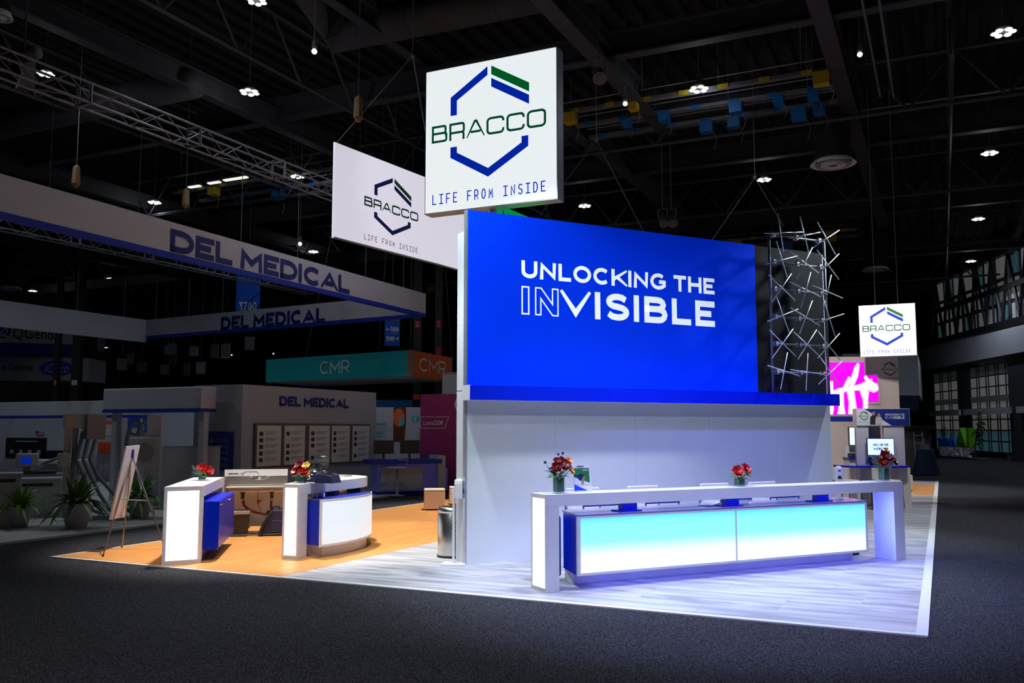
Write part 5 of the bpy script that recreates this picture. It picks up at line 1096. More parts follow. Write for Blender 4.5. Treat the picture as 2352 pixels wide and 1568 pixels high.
# tree-like plant by the letters
def tree_plant(fr, x, y, h, label, seed):
    rnd = random.Random(seed); t = thing('potted_tree', label, 'plant', fr, (x, y, 0))
    MB().lathe([(.22, 0), (.28, .4), (.25, .42), (.2, .38)], x, y, 14).build('pot', 'black', t); MB().tube([(x, y, .35), (x+.1, y, h*.5), (x+.3, y, h*.9)], .05, 6, .02).build('trunk', 'rackbrown', t)
    me = []
    for k in range(46):
        zz = rnd.uniform(.35, 1)*h; q = rnd.uniform(0, 6.28); cxx = x+.3*(zz/h); MB().leaf((cxx, y, zz), (math.cos(q), math.sin(q), rnd.uniform(-.1, .9)), rnd.uniform(.4, .75)*h*.3, .22, .4, 3).build('leaf', 'leafdark', t)
c = P(2240, 1055); tree_plant(Fr(c[:2], 0), 0, 0, 2.6, 'leafy potted tree right of the green letters', 5)
c = P(2160, 1050); tree_plant(Fr(c[:2], 0), 0, 0, 1.8, 'small potted tree left of the blue letters', 6)
for i, px in enumerate((2293, 2300, 2306)):
    c = P(px, 1050+i); f = Fr(c[:2], 0); o = box(-.1, .1, -.1, .1, 0, 2.1).build('dark_bollard', 'black', fr=f, org=(0, 0, 0)); tag(o, 'tall slim black post by the far windows, '+('left', 'middle', 'right')[i]+' of three', 'post', 'black posts by the windows')
    box(-.16, .16, -.16, .16, 0, .03).build('foot_plate', 'greydim', o)
c = P(2318, 1056); f = Fr(c[:2], 10); t = thing('white_partition', 'pale translucent partition booth at the right edge by the windows', 'partition', f, (0, 0, 0)); box(0, 3.5, 0, .1, 0, 3.3).build('panel', 'hallgrey', t); box(-.06, 0, -.05, .15, 0, 3.35).build('post', 'hallwhite', t); box(0, 3.5, -.02, .12, 3.3, 3.36).build('rail', 'hallwhite', t)
# ================================================================ DARK HALL, LEFT: hanging headers
C1 = P(973, 673, 6.1); C2 = P(333, 735, 6.1); C4 = P(0, 398, 6.1); C3 = P(0, 690, 6.1)
d = np.array(C4)-np.array(C1); C4e = np.array(C1)+d*1.25; d = np.array(C3)-np.array(C2); C3e = np.array(C2)+d*1.2
t = thing('hanging_header', 'long white hanging header frame with blue medical lettering over the left booths', 'header', WORLD, (C1[0], C1[1], 5.3))
ZB, ZT = 5.335, 6.1
def hface(a, b, lbl, zb=ZB, band=True, th=.12):
    a = np.array(a)[:2]; b = np.array(b)[:2]; f = Fr(a, math.degrees(math.atan2(b[1]-a[1], b[0]-a[0]))); L_ = np.linalg.norm(b-a)
    def place(mb, nm, m_, par=t):
        mb.v = [f.W(*v) for v in mb.v]; return mb.build(nm, m_, par)
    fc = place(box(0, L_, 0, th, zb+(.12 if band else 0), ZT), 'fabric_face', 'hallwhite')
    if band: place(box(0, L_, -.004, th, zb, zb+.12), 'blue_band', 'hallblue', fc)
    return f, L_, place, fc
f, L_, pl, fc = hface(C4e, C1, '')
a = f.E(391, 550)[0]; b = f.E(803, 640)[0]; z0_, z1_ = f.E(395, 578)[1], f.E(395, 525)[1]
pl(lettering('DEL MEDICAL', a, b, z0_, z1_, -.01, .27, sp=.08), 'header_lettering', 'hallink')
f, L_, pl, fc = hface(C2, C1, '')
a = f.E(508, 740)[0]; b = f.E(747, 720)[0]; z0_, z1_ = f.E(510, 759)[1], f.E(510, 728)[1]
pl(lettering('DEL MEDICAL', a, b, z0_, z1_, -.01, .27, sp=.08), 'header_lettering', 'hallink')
hface(C2, C3e, '', zb=5.2, band=False)
for i, (px, pt, pb) in enumerate([(118, 265, 430), (322, 320, 492), (557, 400, 560), (687, 440, 598), (843, 560, 640), (930, 600, 660)]):
    y = None; g = Fr(C4e[:2], math.degrees(math.atan2(C1[1]-C4e[1], C1[0]-C4e[0]))); xx = g.E(px, pb)[0]; w_ = g.W(xx, .05, ZT)
    MB().tube([w_, (w_[0], w_[1], 7.85 if i < 4 else 9.5)], .008, 5).build('cable', 'cable', t)
for i, px in enumerate([174, 283, 355, 430, 508]):
    g, zz = (C2, C3e) if px < 333 else (C2, C1); g0 = Fr(np.array(C2)[:2], math.degrees(math.atan2(zz[1]-C2[1], zz[0]-C2[0]))); xx = g0.E(px, 730)[0]; w_ = g0.W(xx, .05, ZT); MB().tube([w_, (w_[0], w_[1], 7.6)], .010, 5).build('cable', 'cable', t)
# ---- teal/orange sign
D_ = 31; a = np.array(dep(611, 850, D_*1.145)); b = np.array(dep(943, 832, D_)); c = np.array(dep(1037, 847, D_*1.11))
t = thing('hanging_cube_sign', 'teal and orange hanging box sign with white letters', 'sign', WORLD, (b[0], b[1], 3.4))
def face(a, b, zb, zt_, m_, text, xa, xb):
    f = Fr(a[:2], math.degrees(math.atan2(b[1]-a[1], b[0]-a[0]))); L_ = np.linalg.norm((b-a)[:2]); mb = box(0, L_, 0, .1, zb, zt_); mb.v = [f.W(*v) for v in mb.v]; fc = mb.build('face', m_, t)
    mb = lettering(text, f.E(xa, 845)[0], f.E(xb, 845)[0], zb+(zt_-zb)*.23, zb+(zt_-zb)*.77, -.01, .15, sp=.1); mb.v = [f.W(*v) for v in mb.v]; mb.build('lettering', 'bannerwhite', fc)
zb, zt_ = dep(943, 863, D_)[2], dep(943, 803, D_)[2]
face(a, b, zb, zt_, 'teal', 'CMR', 735, 803); face(b, c, zb, zt_, 'orange', 'CMR', 962, 1024)
e_ = a+(c-b); MB().add([(p[0], p[1], zb+.001) for p in (a, b, c, e_)], [(0, 1, 2, 3)]).build('underside', 'hallwarm', t); MB().prism([(p[0], p[1]) for p in (a+(c-b)*.98, e_+(c-b)*.02, c+(c-b)*.02, c)], zb, zt_).build('back_face', 'teal', t)
for p_, q_ in ((a*.7+b*.3, 930), (b, 1000), (a*.2+b*.8, 980), (c, 1000)):
    MB().tube([(p_[0], p_[1], zt_), (p_[0]*.5+b[0]*.5, p_[1]*.5+b[1]*.5, 13.9)], .01, 4).build('cable', 'cable', t)
# ---- banners
def banner(px0, py0, px1, py1, D, rows, label, m_='bannerblue', top=None):
    a = dep(px0, py1, D); b = dep(px1, py1, D); zt_ = dep(px0, py0, D)[2]; f = Fr(a[:2], math.degrees(math.atan2(b[1]-a[1], b[0]-a[0]))); L_ = math.hypot(b[0]-a[0], b[1]-a[1])
    t = thing('hanging_banner', label, 'banner', f, (0, 0, a[2])); box(0, L_, 0, .03, a[2], zt_).build('cloth', m_, t)
    H_ = zt_-a[2]
    for s, xa, xb, ya, yb in rows: lettering(s, L_*xa, L_*xb, a[2]+H_*ya, a[2]+H_*yb, -.006, .17, sp=.12).build('lettering', 'bannerwhite', t)
    MB().tube([(0, .015, zt_), (L_, .015, zt_)], .03, 5).build('top_rail', 'cable', t); MB().tube([(L_/2, .015, zt_), (L_/2, .015, 13.9)], .01, 4).build('cable', 'greydim', t)
    return t, f, L_, a[2], zt_
banner(541, 620, 596, 720, 36, [('3700', .13, .88, .08, .27)], 'blue hanging aisle banner numbered 3700, between the two header runs')
t_, f_, L_, zl, zh = banner(883, 735, 918, 794, 34, [('<-3800', .1, .92, .55, .75), ('3900->', .1, .92, .18, .38)], 'blue hanging banner pointing to 3800 and 3900, above the teal sign'); box(L_*.1, L_*.9, -.006, -.002, zl+(zh-zl)*.47, zl+(zh-zl)*.48).build('rule', 'bannerwhite', t_)
# ---- dark hall columns with red hose signs
def column(px0, px1, D, label, signs):
    a = dep(px0, 983, D); b = dep(px1, 983, D); f = Fr(a[:2], 25.56); L_ = math.hypot(b[0]-a[0], b[1]-a[1]); t = thing('hall_column', label, 'column', f, (0, 0, -.02), 'dark hall columns')
    box(0, L_, 0, L_, -.02, 10.5).build('shaft', 'black', t); box(-.05, L_+.05, -.05, L_+.05, -.02, .3).build('base', 'greydim', t)
    for (y0, y1, m_, s) in signs:
        z1_ = dep(px0, y0, D)[2]; z0_ = dep(px0, y1, D)[2]; box(.05, L_-.05, -.02, 0, z0_, z1_).build('sign_plate', m_, t)
        if s:
            h = z1_-z0_
            for k, wd in enumerate(s): lettering(wd, .14, L_-.14, z0_+h*(.56-.42*k), z0_+h*(.86-.42*k), -.024, .2).build('plate_lettering', 'bannerwhite', t)
column(947, 966, 38, 'left one of two dark columns right of the teal sign', [(733, 750, 'red', ['FIRE', 'HOSE']), (905, 917, 'orange', None)])
column(997, 1014, 38, 'right one of two dark columns, beside the white booth post', [(731, 750, 'red', ['FIRE', 'HOSE']), (795, 815, 'red', None)])
column(116, 127, 40, 'left one of two dark columns below the oval-logo ring sign', [(872, 884, 'orange', None)]); column(157, 175, 40, 'right one of two dark columns below the oval-logo ring sign', [(872, 884, 'paper', None)])
# ---- left hanging signs: white with round logo; ring sign with oval
D_ = 44; a = dep(-120, 790, D_); b = dep(172, 790, D_*1.04); f = Fr(a[:2], math.degrees(math.atan2(b[1]-a[1], b[0]-a[0]))); L_ = math.hypot(b[0]-a[0], b[1]-a[1])
t = thing('hanging_sign', 'white hanging sign with a round blue logo and dark lettering at far left', 'sign', f, (0, 0, 5))
z1_ = f.E(100, 752)[1]; z0_ = f.E(100, 789)[1]; zb_ = f.E(60, 810)[1]
box(0, L_, 0, .4, z0_, z1_).build('face', 'hallwarm', t); box(0, L_-.3, .2, 2, zb_, z0_-.01).build('blue_soffit', 'hallblue', t)
mb = curvetext('QGenda', f.E(30, 770)[0], f.E(137, 770)[0], f.E(80, 783)[1], f.E(80, 754)[1], -.01, bold=.008); mb.build('lettering', 'inkblack', t)
cc = f.E(3, 760); flat(arc(cc[0], cc[1], .42, .38, 0, 350, 24), -.01).build('round_logo', 'hallblue', t); strip_ = MB(); strip(strip_, arc(cc[0], cc[1], .26, .24, -20, 300, 16), .07, False, -.014, -99, 99); strip(strip_, [(cc[0]-.12, cc[1]), (cc[0]-.03, cc[1]-.1), (cc[0]+.13, cc[1]+.1)], .06, False, -.014, -99, 99); strip(strip_, [(cc[0]+.1, cc[1]-.12), (cc[0]+.3, cc[1]-.32)], .08, False, -.014, -99, 99); strip_.build('logo_mark', 'bannerwhite', t)
D_ = 46; cpt = np.array(dep(60, 850, D_+4)); f = Fr(dep(0, 850, D_)[:2], 22)
t = thing('ring_sign', 'pale curved hanging ring sign with a blue oval logo at far left', 'sign', f, (0, 0, 4))
z1_ = f.E(60, 820)[1]; z0_ = f.E(60, 874)[1]; x_end = f.E(178, 850)[0]
pts = [(-4, .6), (-2, .2), (0, 0), (1.5, .02), (x_end-.9, .25), (x_end-.3, .55), (x_end, 1.1)]
MB().prism(pts+[(x_end-.1, 3.0), (-4, 3.0)], z0_, z1_).build('face', 'hallwhite', t)
mb = MB()
for i in range(len(pts)-1): pass
ox, oz = f.E(125, 845); 
o = flat(arc(ox, oz, .82, .40, 0, 350, 28), -.0); o.v = [(v[0], -.02+.25*max(0, (v[0]-1.5)/(x_end-2.4)) - .0, v[2]) for v in o.v]; o.build('oval_logo', 'bannerblue', t)
def bend(mb): mb.v = [(v[0], -.05+.25*max(0, (v[0]-1.5)/(x_end-2.4)), v[2]) for v in mb.v]; return mb
bend(curvetext('iCRco', ox-.55, ox+.6, oz-.22, oz+.22, 0, shear=.15)).build('logo_lettering', 'bannerwhite', t)
bend(curvetext('Made in California', f.E(-28, 842)[0], f.E(76, 842)[0], f.E(30, 850)[1], f.E(30, 835)[1], 0)).build('lettering', 'inkblack', t)
# ================================================================ MEDICAL BOOTH LEFT
FL = box(-30, -13.35, 9.0, 27, -.018, .02); o = FL.build('floor_neighbour', 'hallwarm'); struct(o)
T15 = Fr((-15, 0), 90)
a0 = T15.E(555, 980)[0]; a1 = T15.E(863, 980)[0]; zt_ = T15.E(555, 882)[1]
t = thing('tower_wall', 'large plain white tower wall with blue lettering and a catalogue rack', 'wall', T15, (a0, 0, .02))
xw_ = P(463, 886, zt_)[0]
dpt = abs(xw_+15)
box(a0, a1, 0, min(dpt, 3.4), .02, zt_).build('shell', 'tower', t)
lettering('DEL MEDICAL', T15.E(641, 925)[0], T15.E(800, 925)[0], T15.E(641, 932)[1], T15.E(641, 909)[1], -.02, .26, sp=.08).build('wall_lettering', 'hallink', t)
rx0, rx1 = T15.E(581, 1020)[0], T15.E(845, 1020)[0]; rz1 = T15.E(581, 972)[1]; rz0 = T15.E(581, 1077)[1]
rk = box(rx0, rx1, -.06, 0, rz0, rz1).build('rack', 'rackbrown', t)
px = [(585, 640), (648, 695), (705, 752), (757, 798), (805, 843)]
rn = random.Random(8)
for i, (pa, pb) in enumerate(px):
    xa, xb = T15.E(pa, 1020)[0], T15.E(pb, 1020)[0]; bd = box(xa, xb, -.075, -.062, rz0+.06, rz1-.05).build('sheet', 'paper', rk); mb = MB(); mb2 = MB(); W_ = xb-xa
    for k in range(5):
        zz = rz1-.2-(rz1-rz0-.3)*k/5
        if rn.random() < .7 or i == 0: mb.add([(xa+.08*W_, -.077, zz), (xa+.24*W_, -.077, zz), (xa+.24*W_, -.077, zz-.1), (xa+.08*W_, -.077, zz-.1)], [(0, 1, 2, 3)])
        for j in range(3): mb2.add([(xa+.32*W_, -.077, zz-.03*j), (xa+W_*(.9-.1*j), -.077, zz-.03*j), (xa+W_*(.9-.1*j), -.077, zz-.03*j-.008), (xa+.32*W_, -.077, zz-.03*j-.008)], [(0, 1, 2, 3)])
    if mb.v: mb.v and [None]; 
    # printing on the sheet is flat ink; thumbnails and text lines
    q = MB(); q.v = mb.v+mb2.v; q.f = list(mb.f)+[tuple(i_+len(mb.v) for i_ in f_) for f_ in mb2.f]
    q.v = q.v; pr = q; bpy_o = None
    ob = bpy.data.objects
    o = pr.build('printing', 'inkblack', t)
# left face poster
Fy = FY(a0); lx0 = Fy.E(477, 1000)[0]; lx1 = Fy.E(538, 1000)[0]; lz1 = Fy.E(500, 991)[1]; lz0 = Fy.E(500, 1080)[1]
pp = thing('wall_poster', 'dark blue list poster on the left side of the tower wall', 'poster', Fy, (lx0, -.02, lz0)); box(lx0, lx1, -.02, -.002, lz0, lz1).build('board', 'inkblue', pp)
mb = MB()
for k in range(5):
    zz = lz1-.18-(lz1-lz0-.2)*k/5; W_ = lx1-lx0; mb.add([(lx0+.12*W_, -.023, zz), (lx0+.25*W_, -.023, zz), (lx0+.25*W_, -.023, zz-.09), (lx0+.12*W_, -.023, zz-.09)], [(0, 1, 2, 3)])
    for j in range(3): mb.add([(lx0+.3*W_, -.023, zz-.03*j), (lx0+.82*W_, -.023, zz-.03*j), (lx0+.82*W_, -.023, zz-.03*j-.01), (lx0+.3*W_, -.023, zz-.03*j-.01)], [(0, 1, 2, 3)])
mb.build('printing', 'hallgrey', pp); lettering('FMT 18', lx0+.05, lx0+.75*(lx1-lx0), lz1+.08, lz1+.19, -.022, .1).build('title', 'hallgrey', pp)
# canopy beams with blue edge on slim columns
def canopy(fr, x0, x1, z0, z1, dp, label, cols, band=.07):
    t = thing('canopy_beam', label, 'canopy', fr, (x0, 0, .02)); box(x0, x1, 0, dp, z0, z1).build('beam', 'hallwhite', t, bevel=.03); box(x0-.005, x1+.005, -.005, dp+.005, z0-band, z0).build('blue_edge', 'hallblue', t)
    for c_ in cols: box(c_, c_+.16, .1, .26, .02, z0-band).build('column', 'hallwhite', t)
f = FY(15.8); x0 = f.E(237, 900)[0]; x1 = f.E(462, 900)[0]; canopy(f, x0, x1, f.E(350, 940)[1], f.E(350, 890)[1], .5, 'white canopy beam with a blue edge left of the tower wall', [f.E(248, 1000)[0], f.E(448, 1000)[0]])
f = FY(20.0); x0 = f.E(-60, 900)[0]; x1 = f.E(300, 900)[0]; canopy(f, x0, x1, f.E(100, 955)[1], f.E(100, 922)[1], .5, 'long low white canopy beam with a blue edge at far left', [f.E(150, 1000)[0]])
# back walls
f = FY(22.5); x0 = f.E(-80, 1000)[0]; x1 = f.E(500, 1000)[0]
t = thing('back_wall', 'pale back wall of the medical booth with dark posters', 'wall', f, (x0, 0, .02)); box(x0, x1, 0, .12, .02, f.E(100, 950)[1]).build('panel', 'hallwhite', t)
def wposter(px0, py0, px1, py1, m_, label, marks=True, fr=f):
    a, b, c_, d = er(fr, px0, py0, px1, py1, -.03); t = thing('wall_poster', label, 'poster', fr, (a, -.03, c_)); box(a, b, -.03, -.005, c_, d).build('board', m_, t)
    if marks:
        mb = MB(); 
        for k in range(4): xx = a+(b-a)*(.12+.22*k); mb.add([(xx, -.034, c_+(d-c_)*.2), (xx+(b-a)*.1, -.034, c_+(d-c_)*.2), (xx+(b-a)*.1, -.034, c_+(d-c_)*.4), (xx, -.034, c_+(d-c_)*.4)], [(0, 1, 2, 3)])
        mb.add([(a+(b-a)*.25, -.034, c_+(d-c_)*.8), (a+(b-a)*.8, -.034, c_+(d-c_)*.8), (a+(b-a)*.8, -.034, c_+(d-c_)*.86), (a+(b-a)*.25, -.034, c_+(d-c_)*.86)], [(0, 1, 2, 3)]); mb.build('printing', 'hallgrey', t)
    return t
wposter(14, 1005, 104, 1052, 'black', 'wide dark poster with small icons on the back wall at far left'); wposter(156, 970, 175, 1020, 'inkblue', 'narrow blue poster beside the x-ray column')
wposter(100, 1034, 172, 1066, 'black', 'dark flat screen behind the x-ray unit', False)
wposter(225, 965, 268, 1000, 'paper', 'pale poster with orange title left of the canopy column', False); a, b, c_, d = er(f, 225, 966, 268, 974, -.04); o = box(a, b, -.04, -.031, c_, d).build('orange_strip', 'orange', fr=f, org=(a, 0, c_)); tag(o, 'orange title strip across the pale poster', 'strip')
t = wposter(294, 953, 322, 980, 'bannerblue', 'blue banner left of the pair seen under the canopy', False); t = wposter(328, 953, 351, 992, 'bannerblue', 'blue banner right of the pair seen under the canopy', False)
a, b, c_, d = er(f, 82, 990, 99, 999, -.04); fl_ = thing('small_flag', 'small striped flag on the back wall at far left', 'flag', f, (a, -.04, c_)); box(a, b, -.04, -.031, c_, d).build('cloth', 'paper', fl_)
for k in range(4): box(a, b, -.044, -.0405, c_+(d-c_)*(k*.25), c_+(d-c_)*(k*.25+.12)).build('stripe', 'red', fl_)
box(a, a+(b-a)*.4, -.047, -.0445, c_+(d-c_)*.5, d).build('canton', 'hallblue', fl_)
for px_, py_, s in [(232, 1015, 'left'), (248, 1018, 'right')]:
    g = FY(21.5); a, b, c_, d = er(g, px_-7, py_, px_+7, py_+25); t = thing('orange_box', 'orange storage box behind the x-ray column, '+s, 'box', g, (a, 0, c_)); box(a, b, 0, .4, c_, d).build('body', 'orange', t); box(a, b, -.02, .42, c_-1.0, c_).build('shelf', 'hallgrey', t)
# x-ray stand
f = Fr(P(205, 1195)[:2], 60); 
X = lambda px, py, off=0: f.E(px, py, off)
t = thing('xray_stand', 'tall white x-ray tube stand with a square head and hanging grey hoses', 'x-ray machine', f, (0, 0, .02))
ztop = X(190, 950)[1]
box(-.35, .45, -.3, .4, .02, .08).build('base', 'hallwarm', t, bevel=.02); MB().tube([(-.32, 0, .08), (-.32, 0, ztop-.15)], .05, 8).build('mast', 'hallgrey', t); box(-.5, -.38, 0, .12, .08, ztop-.25).build('rail', 'hallwarm', t)
box(-.52, -.15, -.08, .25, ztop-.28, ztop).build('tube_head', 'hallwarm', t, bevel=.01); box(-.15, .2, -.2, .25, ztop-.5, ztop).build('collimator', 'hallgrey', t, bevel=.01)
box(-.62, -.40, -.15, .0, 1.05, 1.32).build('receptor', 'hallwarm', t, bevel=.02)
for k, (dx, dz) in enumerate(((0, 0), (.12, -.02), (.24, -.1))):
    MB().tube([(-.2+dx, -.1, ztop-.35+dz), (-.3+dx, -.15, ztop-.9), (-.18+dx, -.2, .9), (-.05+dx*1.3, -.25, .45+.1*k), (.0+dx*2.5, -.35, .22), (.35+dx*2, -.4, .06)], .035, 8).build('hose', 'hose', t, smooth=True)
MB().tube([(-.3, -.5, .05), (.1, -.55, .12), (.6, -.5, .06)], .035, 8).build('hose', 'hose', t, smooth=True)
f = Fr(P(130, 1165)[:2], 40); t = thing('mobile_xray_unit', 'bulky white mobile x-ray unit with grey cables behind the large plant', 'x-ray machine', f, (0, 0, .02))
box(-.5, .5, 0, .8, .1, .75).build('cabinet', 'hallwarm', t, bevel=.06); box(-.55, .55, -.05, .7, .78, 1.08).build('console', 'hallwarm', t, bevel=.09); box(.1, .35, -.06, -.05, .85, 1.0).build('panel', 'inkblack', t)
for x in (-.35, .35): MB().tube([(x, -.02, .1), (x, .06, .1)], .08, 12).build('wheel', 'rubber', t)
MB().tube([(-.3, -.1, 1.0), (0, -.12, 1.12), (.3, -.1, 1.1), (.45, -.08, .9), (.4, -.1, .7)], .035, 8).build('cable', 'hose', t, smooth=True); MB().tube([(-.35, -.1, .9), (.1, -.14, .95), (.4, -.12, .85)], .03, 8).build('cable', 'hose', t, smooth=True)
f = Fr(P(40, 1175)[:2], 50); t = thing('exam_desk', 'long pale desk with a small blue-screened console at far left', 'desk', f, (0, 0, .02))
box(-2.2, .9, 0, .7, .72, .8).build('top', 'hallgrey', t); box(-2.1, .8, .1, .6, .02, .72).build('base', 'hallwarm', t); box(-.1, .35, .1, .3, .95, 1.25).build('console', 'hallwarm', t, bevel=.03); box(0, .22, .095, .1, 1.02, 1.18).build('display', 'screenblue', t); box(.05, .2, .15, .25, .8, .95).build('stand', 'hallwarm', t); box(-.3, .7, -.02, .4, .8, .86).build('keyboard', 'inkblack', t, bevel=.01)
for (px, py, w_, h_, s) in [(75, 1190, 1.1, .75, 'tall white planter cabinet left of the large potted plant'), (8, 1215, .5, .95, 'narrow pale block at the left edge of the frame')]:
    f = Fr(P(px, py)[:2], 55); t = thing('white_cabinet', s, 'cabinet', f, (0, 0, .02)); box(-w_/2, w_/2, 0, .6, .02, h_).build('body', 'hallwarm', t, bevel=.02); box(-w_/2-.02, w_/2+.02, -.02, .62, h_, h_+.04).build('top', 'hallwhite', t)
    box(-w_*.3, w_*.3, -.01, .0, h_-.12, h_-.06).build('handle', 'inkblack', t)
# detector stand, white cabinet to the right of canopy
f = Fr(P(345, 1170)[:2], 40); t = thing('detector_stand', 'white wall detector stand with a round-cornered plate left of the tower', 'x-ray machine', f, (0, 0, .02))
box(-.15, .15, .1, .3, .02, 2.1).build('column', 'hallwhite', t); box(-.5, .2, -.1, .1, .95, 1.6).build('plate', 'hallwhite', t, bevel=.04); box(-.4, .4, -.3, .4, .02, .07).build('base', 'hallgrey', t); flat(arc(-.15, 1.27, .2, .22, 0, 350, 20), -.102).build('target', 'hallgrey', t)
f = Fr(P(420, 1160)[:2], 35); t = thing('white_divider', 'low pale divider panel beside the tower wall', 'divider', f, (0, 0, .02)); box(-.9, .8, 0, .05, .02, 1.35).build('panel', 'hallwhite', t); box(-.92, .82, -.01, .06, 1.35, 1.38).build('cap', 'hallgrey', t)
for px, s in [(285, 'left'), (308, 'right')]:
    f = Fr(P(px, 1150)[:2], 40); t = thing('anatomy_arm', 'pale jointed positioning arm under the canopy, '+s, 'x-ray arm', f, (0, 0, .02)); MB().tube([(0, 0, .02), (0, 0, 1.5), (.1, -.1, 1.9), (.3, -.1, 2.0)], .05, 8).build('arm', 'hallgrey', t); MB().tube([(.3, -.1, 2.0), (.4, -.2, 1.8), (.3, -.2, 1.6), (.1, -.2, 1.65)], .06, 8).build('head', 'hallwarm', t, smooth=True); box(-.25, .25, -.2, .25, .02, .1).build('base', 'hallwarm', t)
# potted plants
def potted(px, py, s, label, seed, colr='leafdark', n=58, L0=.75):
    rnd = random.Random(seed); c = P(px, py); f = Fr(c[:2], rnd.uniform(0, 90)); t = thing('potted_plant', label, 'plant', f, (0, .25, .02), 'potted plants along the aisle')
    MB().lathe([(.17*s, .02), (.27*s, .02+.42*s), (.285*s, .02+.44*s), (.26*s, .02+.45*s), (.25*s, .40*s)], 0, .25, 28).build('pot', 'potgrey', t, smooth=True); MB().lathe([(.25*s, .40*s), (.01, .42*s)], 0, .25, 20, cap=False).build('soil', 'rackbrown', t)
    meshes = []
    for k in range(n):
        q = k*2.399; el = rnd.uniform(.25, 1.4); L_ = rnd.uniform(.7, 1.1)*L0*s; d = (math.cos(q)*math.cos(el), math.sin(q)*math.cos(el), math.sin(el))
        MB().leaf((.06*math.cos(q), .25+.06*math.sin(q), .42*s), d, L_, .10*s, .75*math.cos(el)+.1, 6, .2).build('leaf', colr if rnd.random() < .75 else 'leaflight', t, smooth=True)
potted(152, 1218, 1.0, 'large leafy plant in a tapered grey pot, left of the easel', 1); potted(340, 1192, .95, 'leafy plant in a grey pot behind the easel legs', 2, 'leafbright', 50); potted(22, 1216, .85, 'pale green plant in a grey pot at the left edge', 3, 'leaflight', 40)
# ---------------------------------------------------------------- reception of the teal booth
f = Fr(P(866, 1138)[:2], math.degrees(math.atan2(P(1030, 1133)[1]-P(866, 1138)[1], P(1030, 1133)[0]-P(866, 1138)[0]))); 
t = thing('lit_reception_desk', 'white and blue reception desk with violet glow, behind the wood floor', 'desk', f, (0, 0, .0))
Lr = f.E(1003, 1100)[0]; Lr2 = f.E(1028, 1100)[0]
zt1 = f.E(930, 1055)[1]; box(0, Lr, 0, .6, .1, zt1-.12).build('front', 'purpleblue', t); box(-.2, Lr+.1, -.15, .8, zt1-.12, zt1).build('top', 'hallblue', t); box(.1, Lr*.75, -.03, 0, .15, .75).build('white_panel', 'hallwhite', t); box(Lr, Lr+.22, -.1, .7, 0, zt1+.1).build('end_post', 'hallwhite', t); box(Lr+.22, Lr2, 0, .6, .1, zt1-.25).build('wing', 'purpleblue', t); box(0, Lr, .02, .5, 0, .1).build('plinth', 'hallblue', t)
for i, px in enumerate((882, 942)):
    x = f.E(px, 1035, .3)[0]; m_ = thing('desk_monitor', 'black monitor on the violet-lit desk, '+('left', 'right')[i]+' of two', 'monitor', f, (x, .3, zt1), 'monitors on the violet desk'); box(x-.28, x+.28, .3, .34, zt1+.15, zt1+.52).build('screen', 'black', m_); box(x-.03, x+.03, .33, .37, zt1, zt1+.2).build('stand', 'greydim', m_); box(x-.15, x+.15, .25, .42, zt1, zt1+.015).build('foot', 'greydim', m_)
for i, (px, py) in enumerate(((880, 1137), (912, 1139))):
    c = P(px, py); g = Fr(c[:2], 0); t = thing('bar_stool', 'chrome pedestal bar stool at the violet-lit desk, '+('left', 'right')[i]+' of two', 'stool', g, (0, 0, 0), 'bar stools at the violet desk')
    MB().lathe([(.2, 0), (.2, .02), (.03, .04), (.03, .72)], 0, 0, 16).build('pedestal', 'hallgrey', t, smooth=True); box(-.2, .2, -.18, .18, .72, .77).build('seat', 'hallwhite', t, bevel=.02); MB().tube([(-.18, .17, .78), (-.18, .2, .95), (.18, .2, .95), (.18, .17, .78)], .015, 6).build('backrest', 'hallgrey', t); MB().lathe([(.14, .3), (.15, .31), (.14, .32)], 0, 0, 16, cap=False).build('foot_ring', 'hallgrey', t)
f = Fr(dep(863, 1100, 27)[:2], 25.56)
t = thing('photo_panel', 'large printed panel of a masked woman with orange hair, right of the tower wall', 'panel', f, (0, 0, 0)); a, b, c_, d = er(f, 863, 935, 966, 1135); box(a, b, 0, .1, 0, d).build('panel', 'hallwhite', t)
a2, b2, c2, d2 = er(f, 904, 935, 932, 1015); flat([(a2, c2), (b2-.05, c2), (b2, d2-.5), (b2, d2), (a2, d2)], -.003).build('print_background', 'hair', t)
hc = f.E(920, 968); flat(arc(hc[0]-.05, hc[1]+.12, .17, .28, 0, 350, 18), -.004).build('print_hair', 'orange', t); flat(arc(hc[0]+.02, hc[1]+.08, .10, .17, 0, 350, 18), -.006).build('print_face', 'skin', t); flat(arc(hc[0]+.03, hc[1]-.03, .09, .10, 0, 350, 18), -.008).build('print_mask', 'maskteal', t)
lettering('CM', f.E(946, 965)[0], f.E(965, 965)[0], f.E(950, 970)[1], f.E(950, 954)[1], -.004, .2).build('print_lettering', 'teal', t)
mb = MB()
for k, (ya, wd) in enumerate(((972, 22), (992, 18), (1000, 15))): p0 = f.E(864, ya); p1 = f.E(864+wd, ya+3); mb.add([(p0[0], -.004, p1[1]), (p1[0], -.004, p1[1]), (p1[0], -.004, p0[1]), (p0[0], -.004, p0[1])], [(0, 1, 2, 3)])
mb.build('print_lines', 'teal', t)
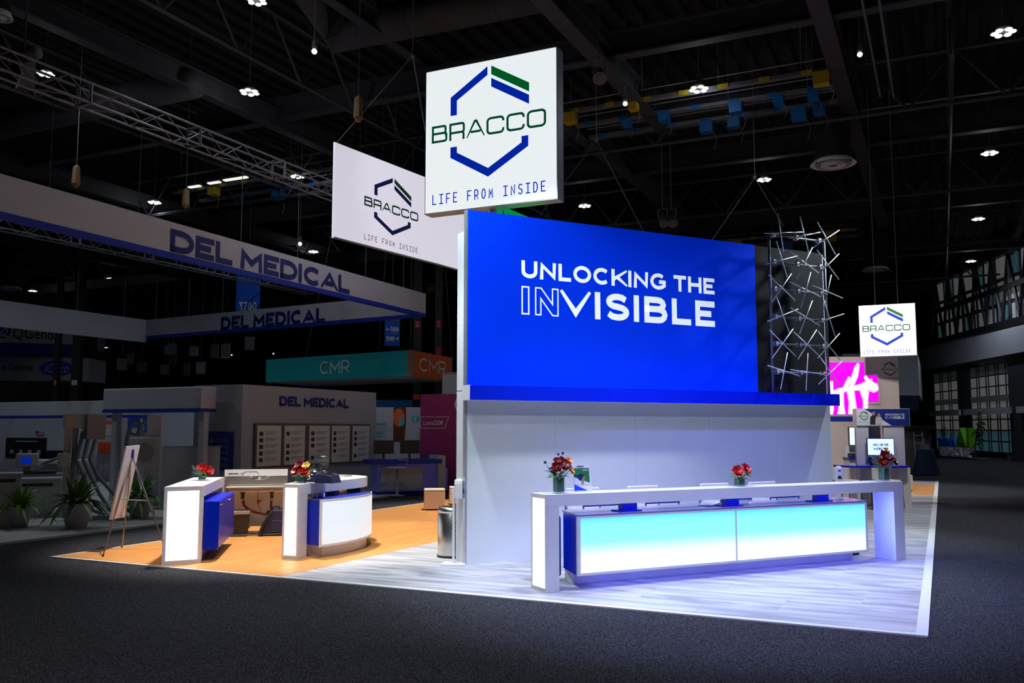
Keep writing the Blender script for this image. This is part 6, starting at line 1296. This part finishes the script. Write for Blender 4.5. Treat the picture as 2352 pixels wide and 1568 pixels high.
f2 = Fr(dep(966, 1100, 25.5)[:2], 12); t = thing('magenta_wall', 'tall magenta printed wall left of the white booth post', 'wall', f2, (0, 0, 0)); a, b, c_, d = er(f2, 966, 905, 1075, 1130); box(a, b+.3, 0, .12, 0, d).build('panel', 'magenta', t)
curvetext('LumaGEM', f2.E(972, 970)[0], f2.E(1017, 970)[0], f2.E(972, 976)[1], f2.E(972, 965)[1], -.004, .01).build('lettering', 'paper', t)
mb = MB(); p_ = [f2.E(966, 957), f2.E(1031, 957), f2.E(1022, 983), f2.E(966, 983)]; strip(mb, p_, .015, True, -.004, -99, 99); mb.build('outline', 'paper', t)
mb = MB(); cc = f2.E(1056, 928); strip(mb, arc(cc[0], cc[1], .13, .17, 60, 300, 12), .05, False, -.004, -99, 99); mb.build('letter', 'paper', t)
f3 = Fr(dep(1016, 880, 30)[:2], 25.56); a, b, c_, d = er(f3, 1016, 858, 1075, 910); t = thing('rear_wall_panel', 'plain pale wall panel above the magenta wall', 'wall', f3, (0, 0, 0)); box(a, b+1, 0, .2, 0, d).build('panel', 'hallwarm', t); box(a-.02, b+1, -.02, .22, d, d+.05).build('cap', 'hallgrey', t)
f3 = Fr(dep(862, 930, 33)[:2], 25.56); a, b, c_, d = er(f3, 862, 918, 945, 935); t = thing('blue_mural', 'low strip of icy blue mural above the photo panel', 'mural', f3, (0, 0, 0)); box(a, b, 0, .2, 0, d).build('wall', 'hallgrey', t); box(a, b, -.02, 0, c_, d).build('mural_print', 'boxblue', t)
# scattered far hanging shapes and cables beyond the headers
rn = random.Random(11)
for k in range(16):
    px_ = rn.uniform(230, 600); py_ = rn.uniform(800, 870); D_ = rn.uniform(44, 56); c = dep(px_, py_, D_); s = rn.choice(['orange-lit', 'pale'])
    g = Fr(c[:2], rn.uniform(0, 90)); t = thing('far_banner', 'tiny far hanging banner in the dark hall under the inner header', 'banner', g, (0, 0, c[2]), 'tiny far banners'); box(-.25, .25, 0, .03, c[2], c[2]+rn.uniform(.5, .9)).build('cloth', rn.choice(['hallgrey', 'greydim', 'tag', 'hallgrey']), t); MB().tube([(0, 0, c[2]+.5), (0, 0, 13.9)], .012, 4).build('cable', 'greydim', t)
bpy.context.view_layer.update()
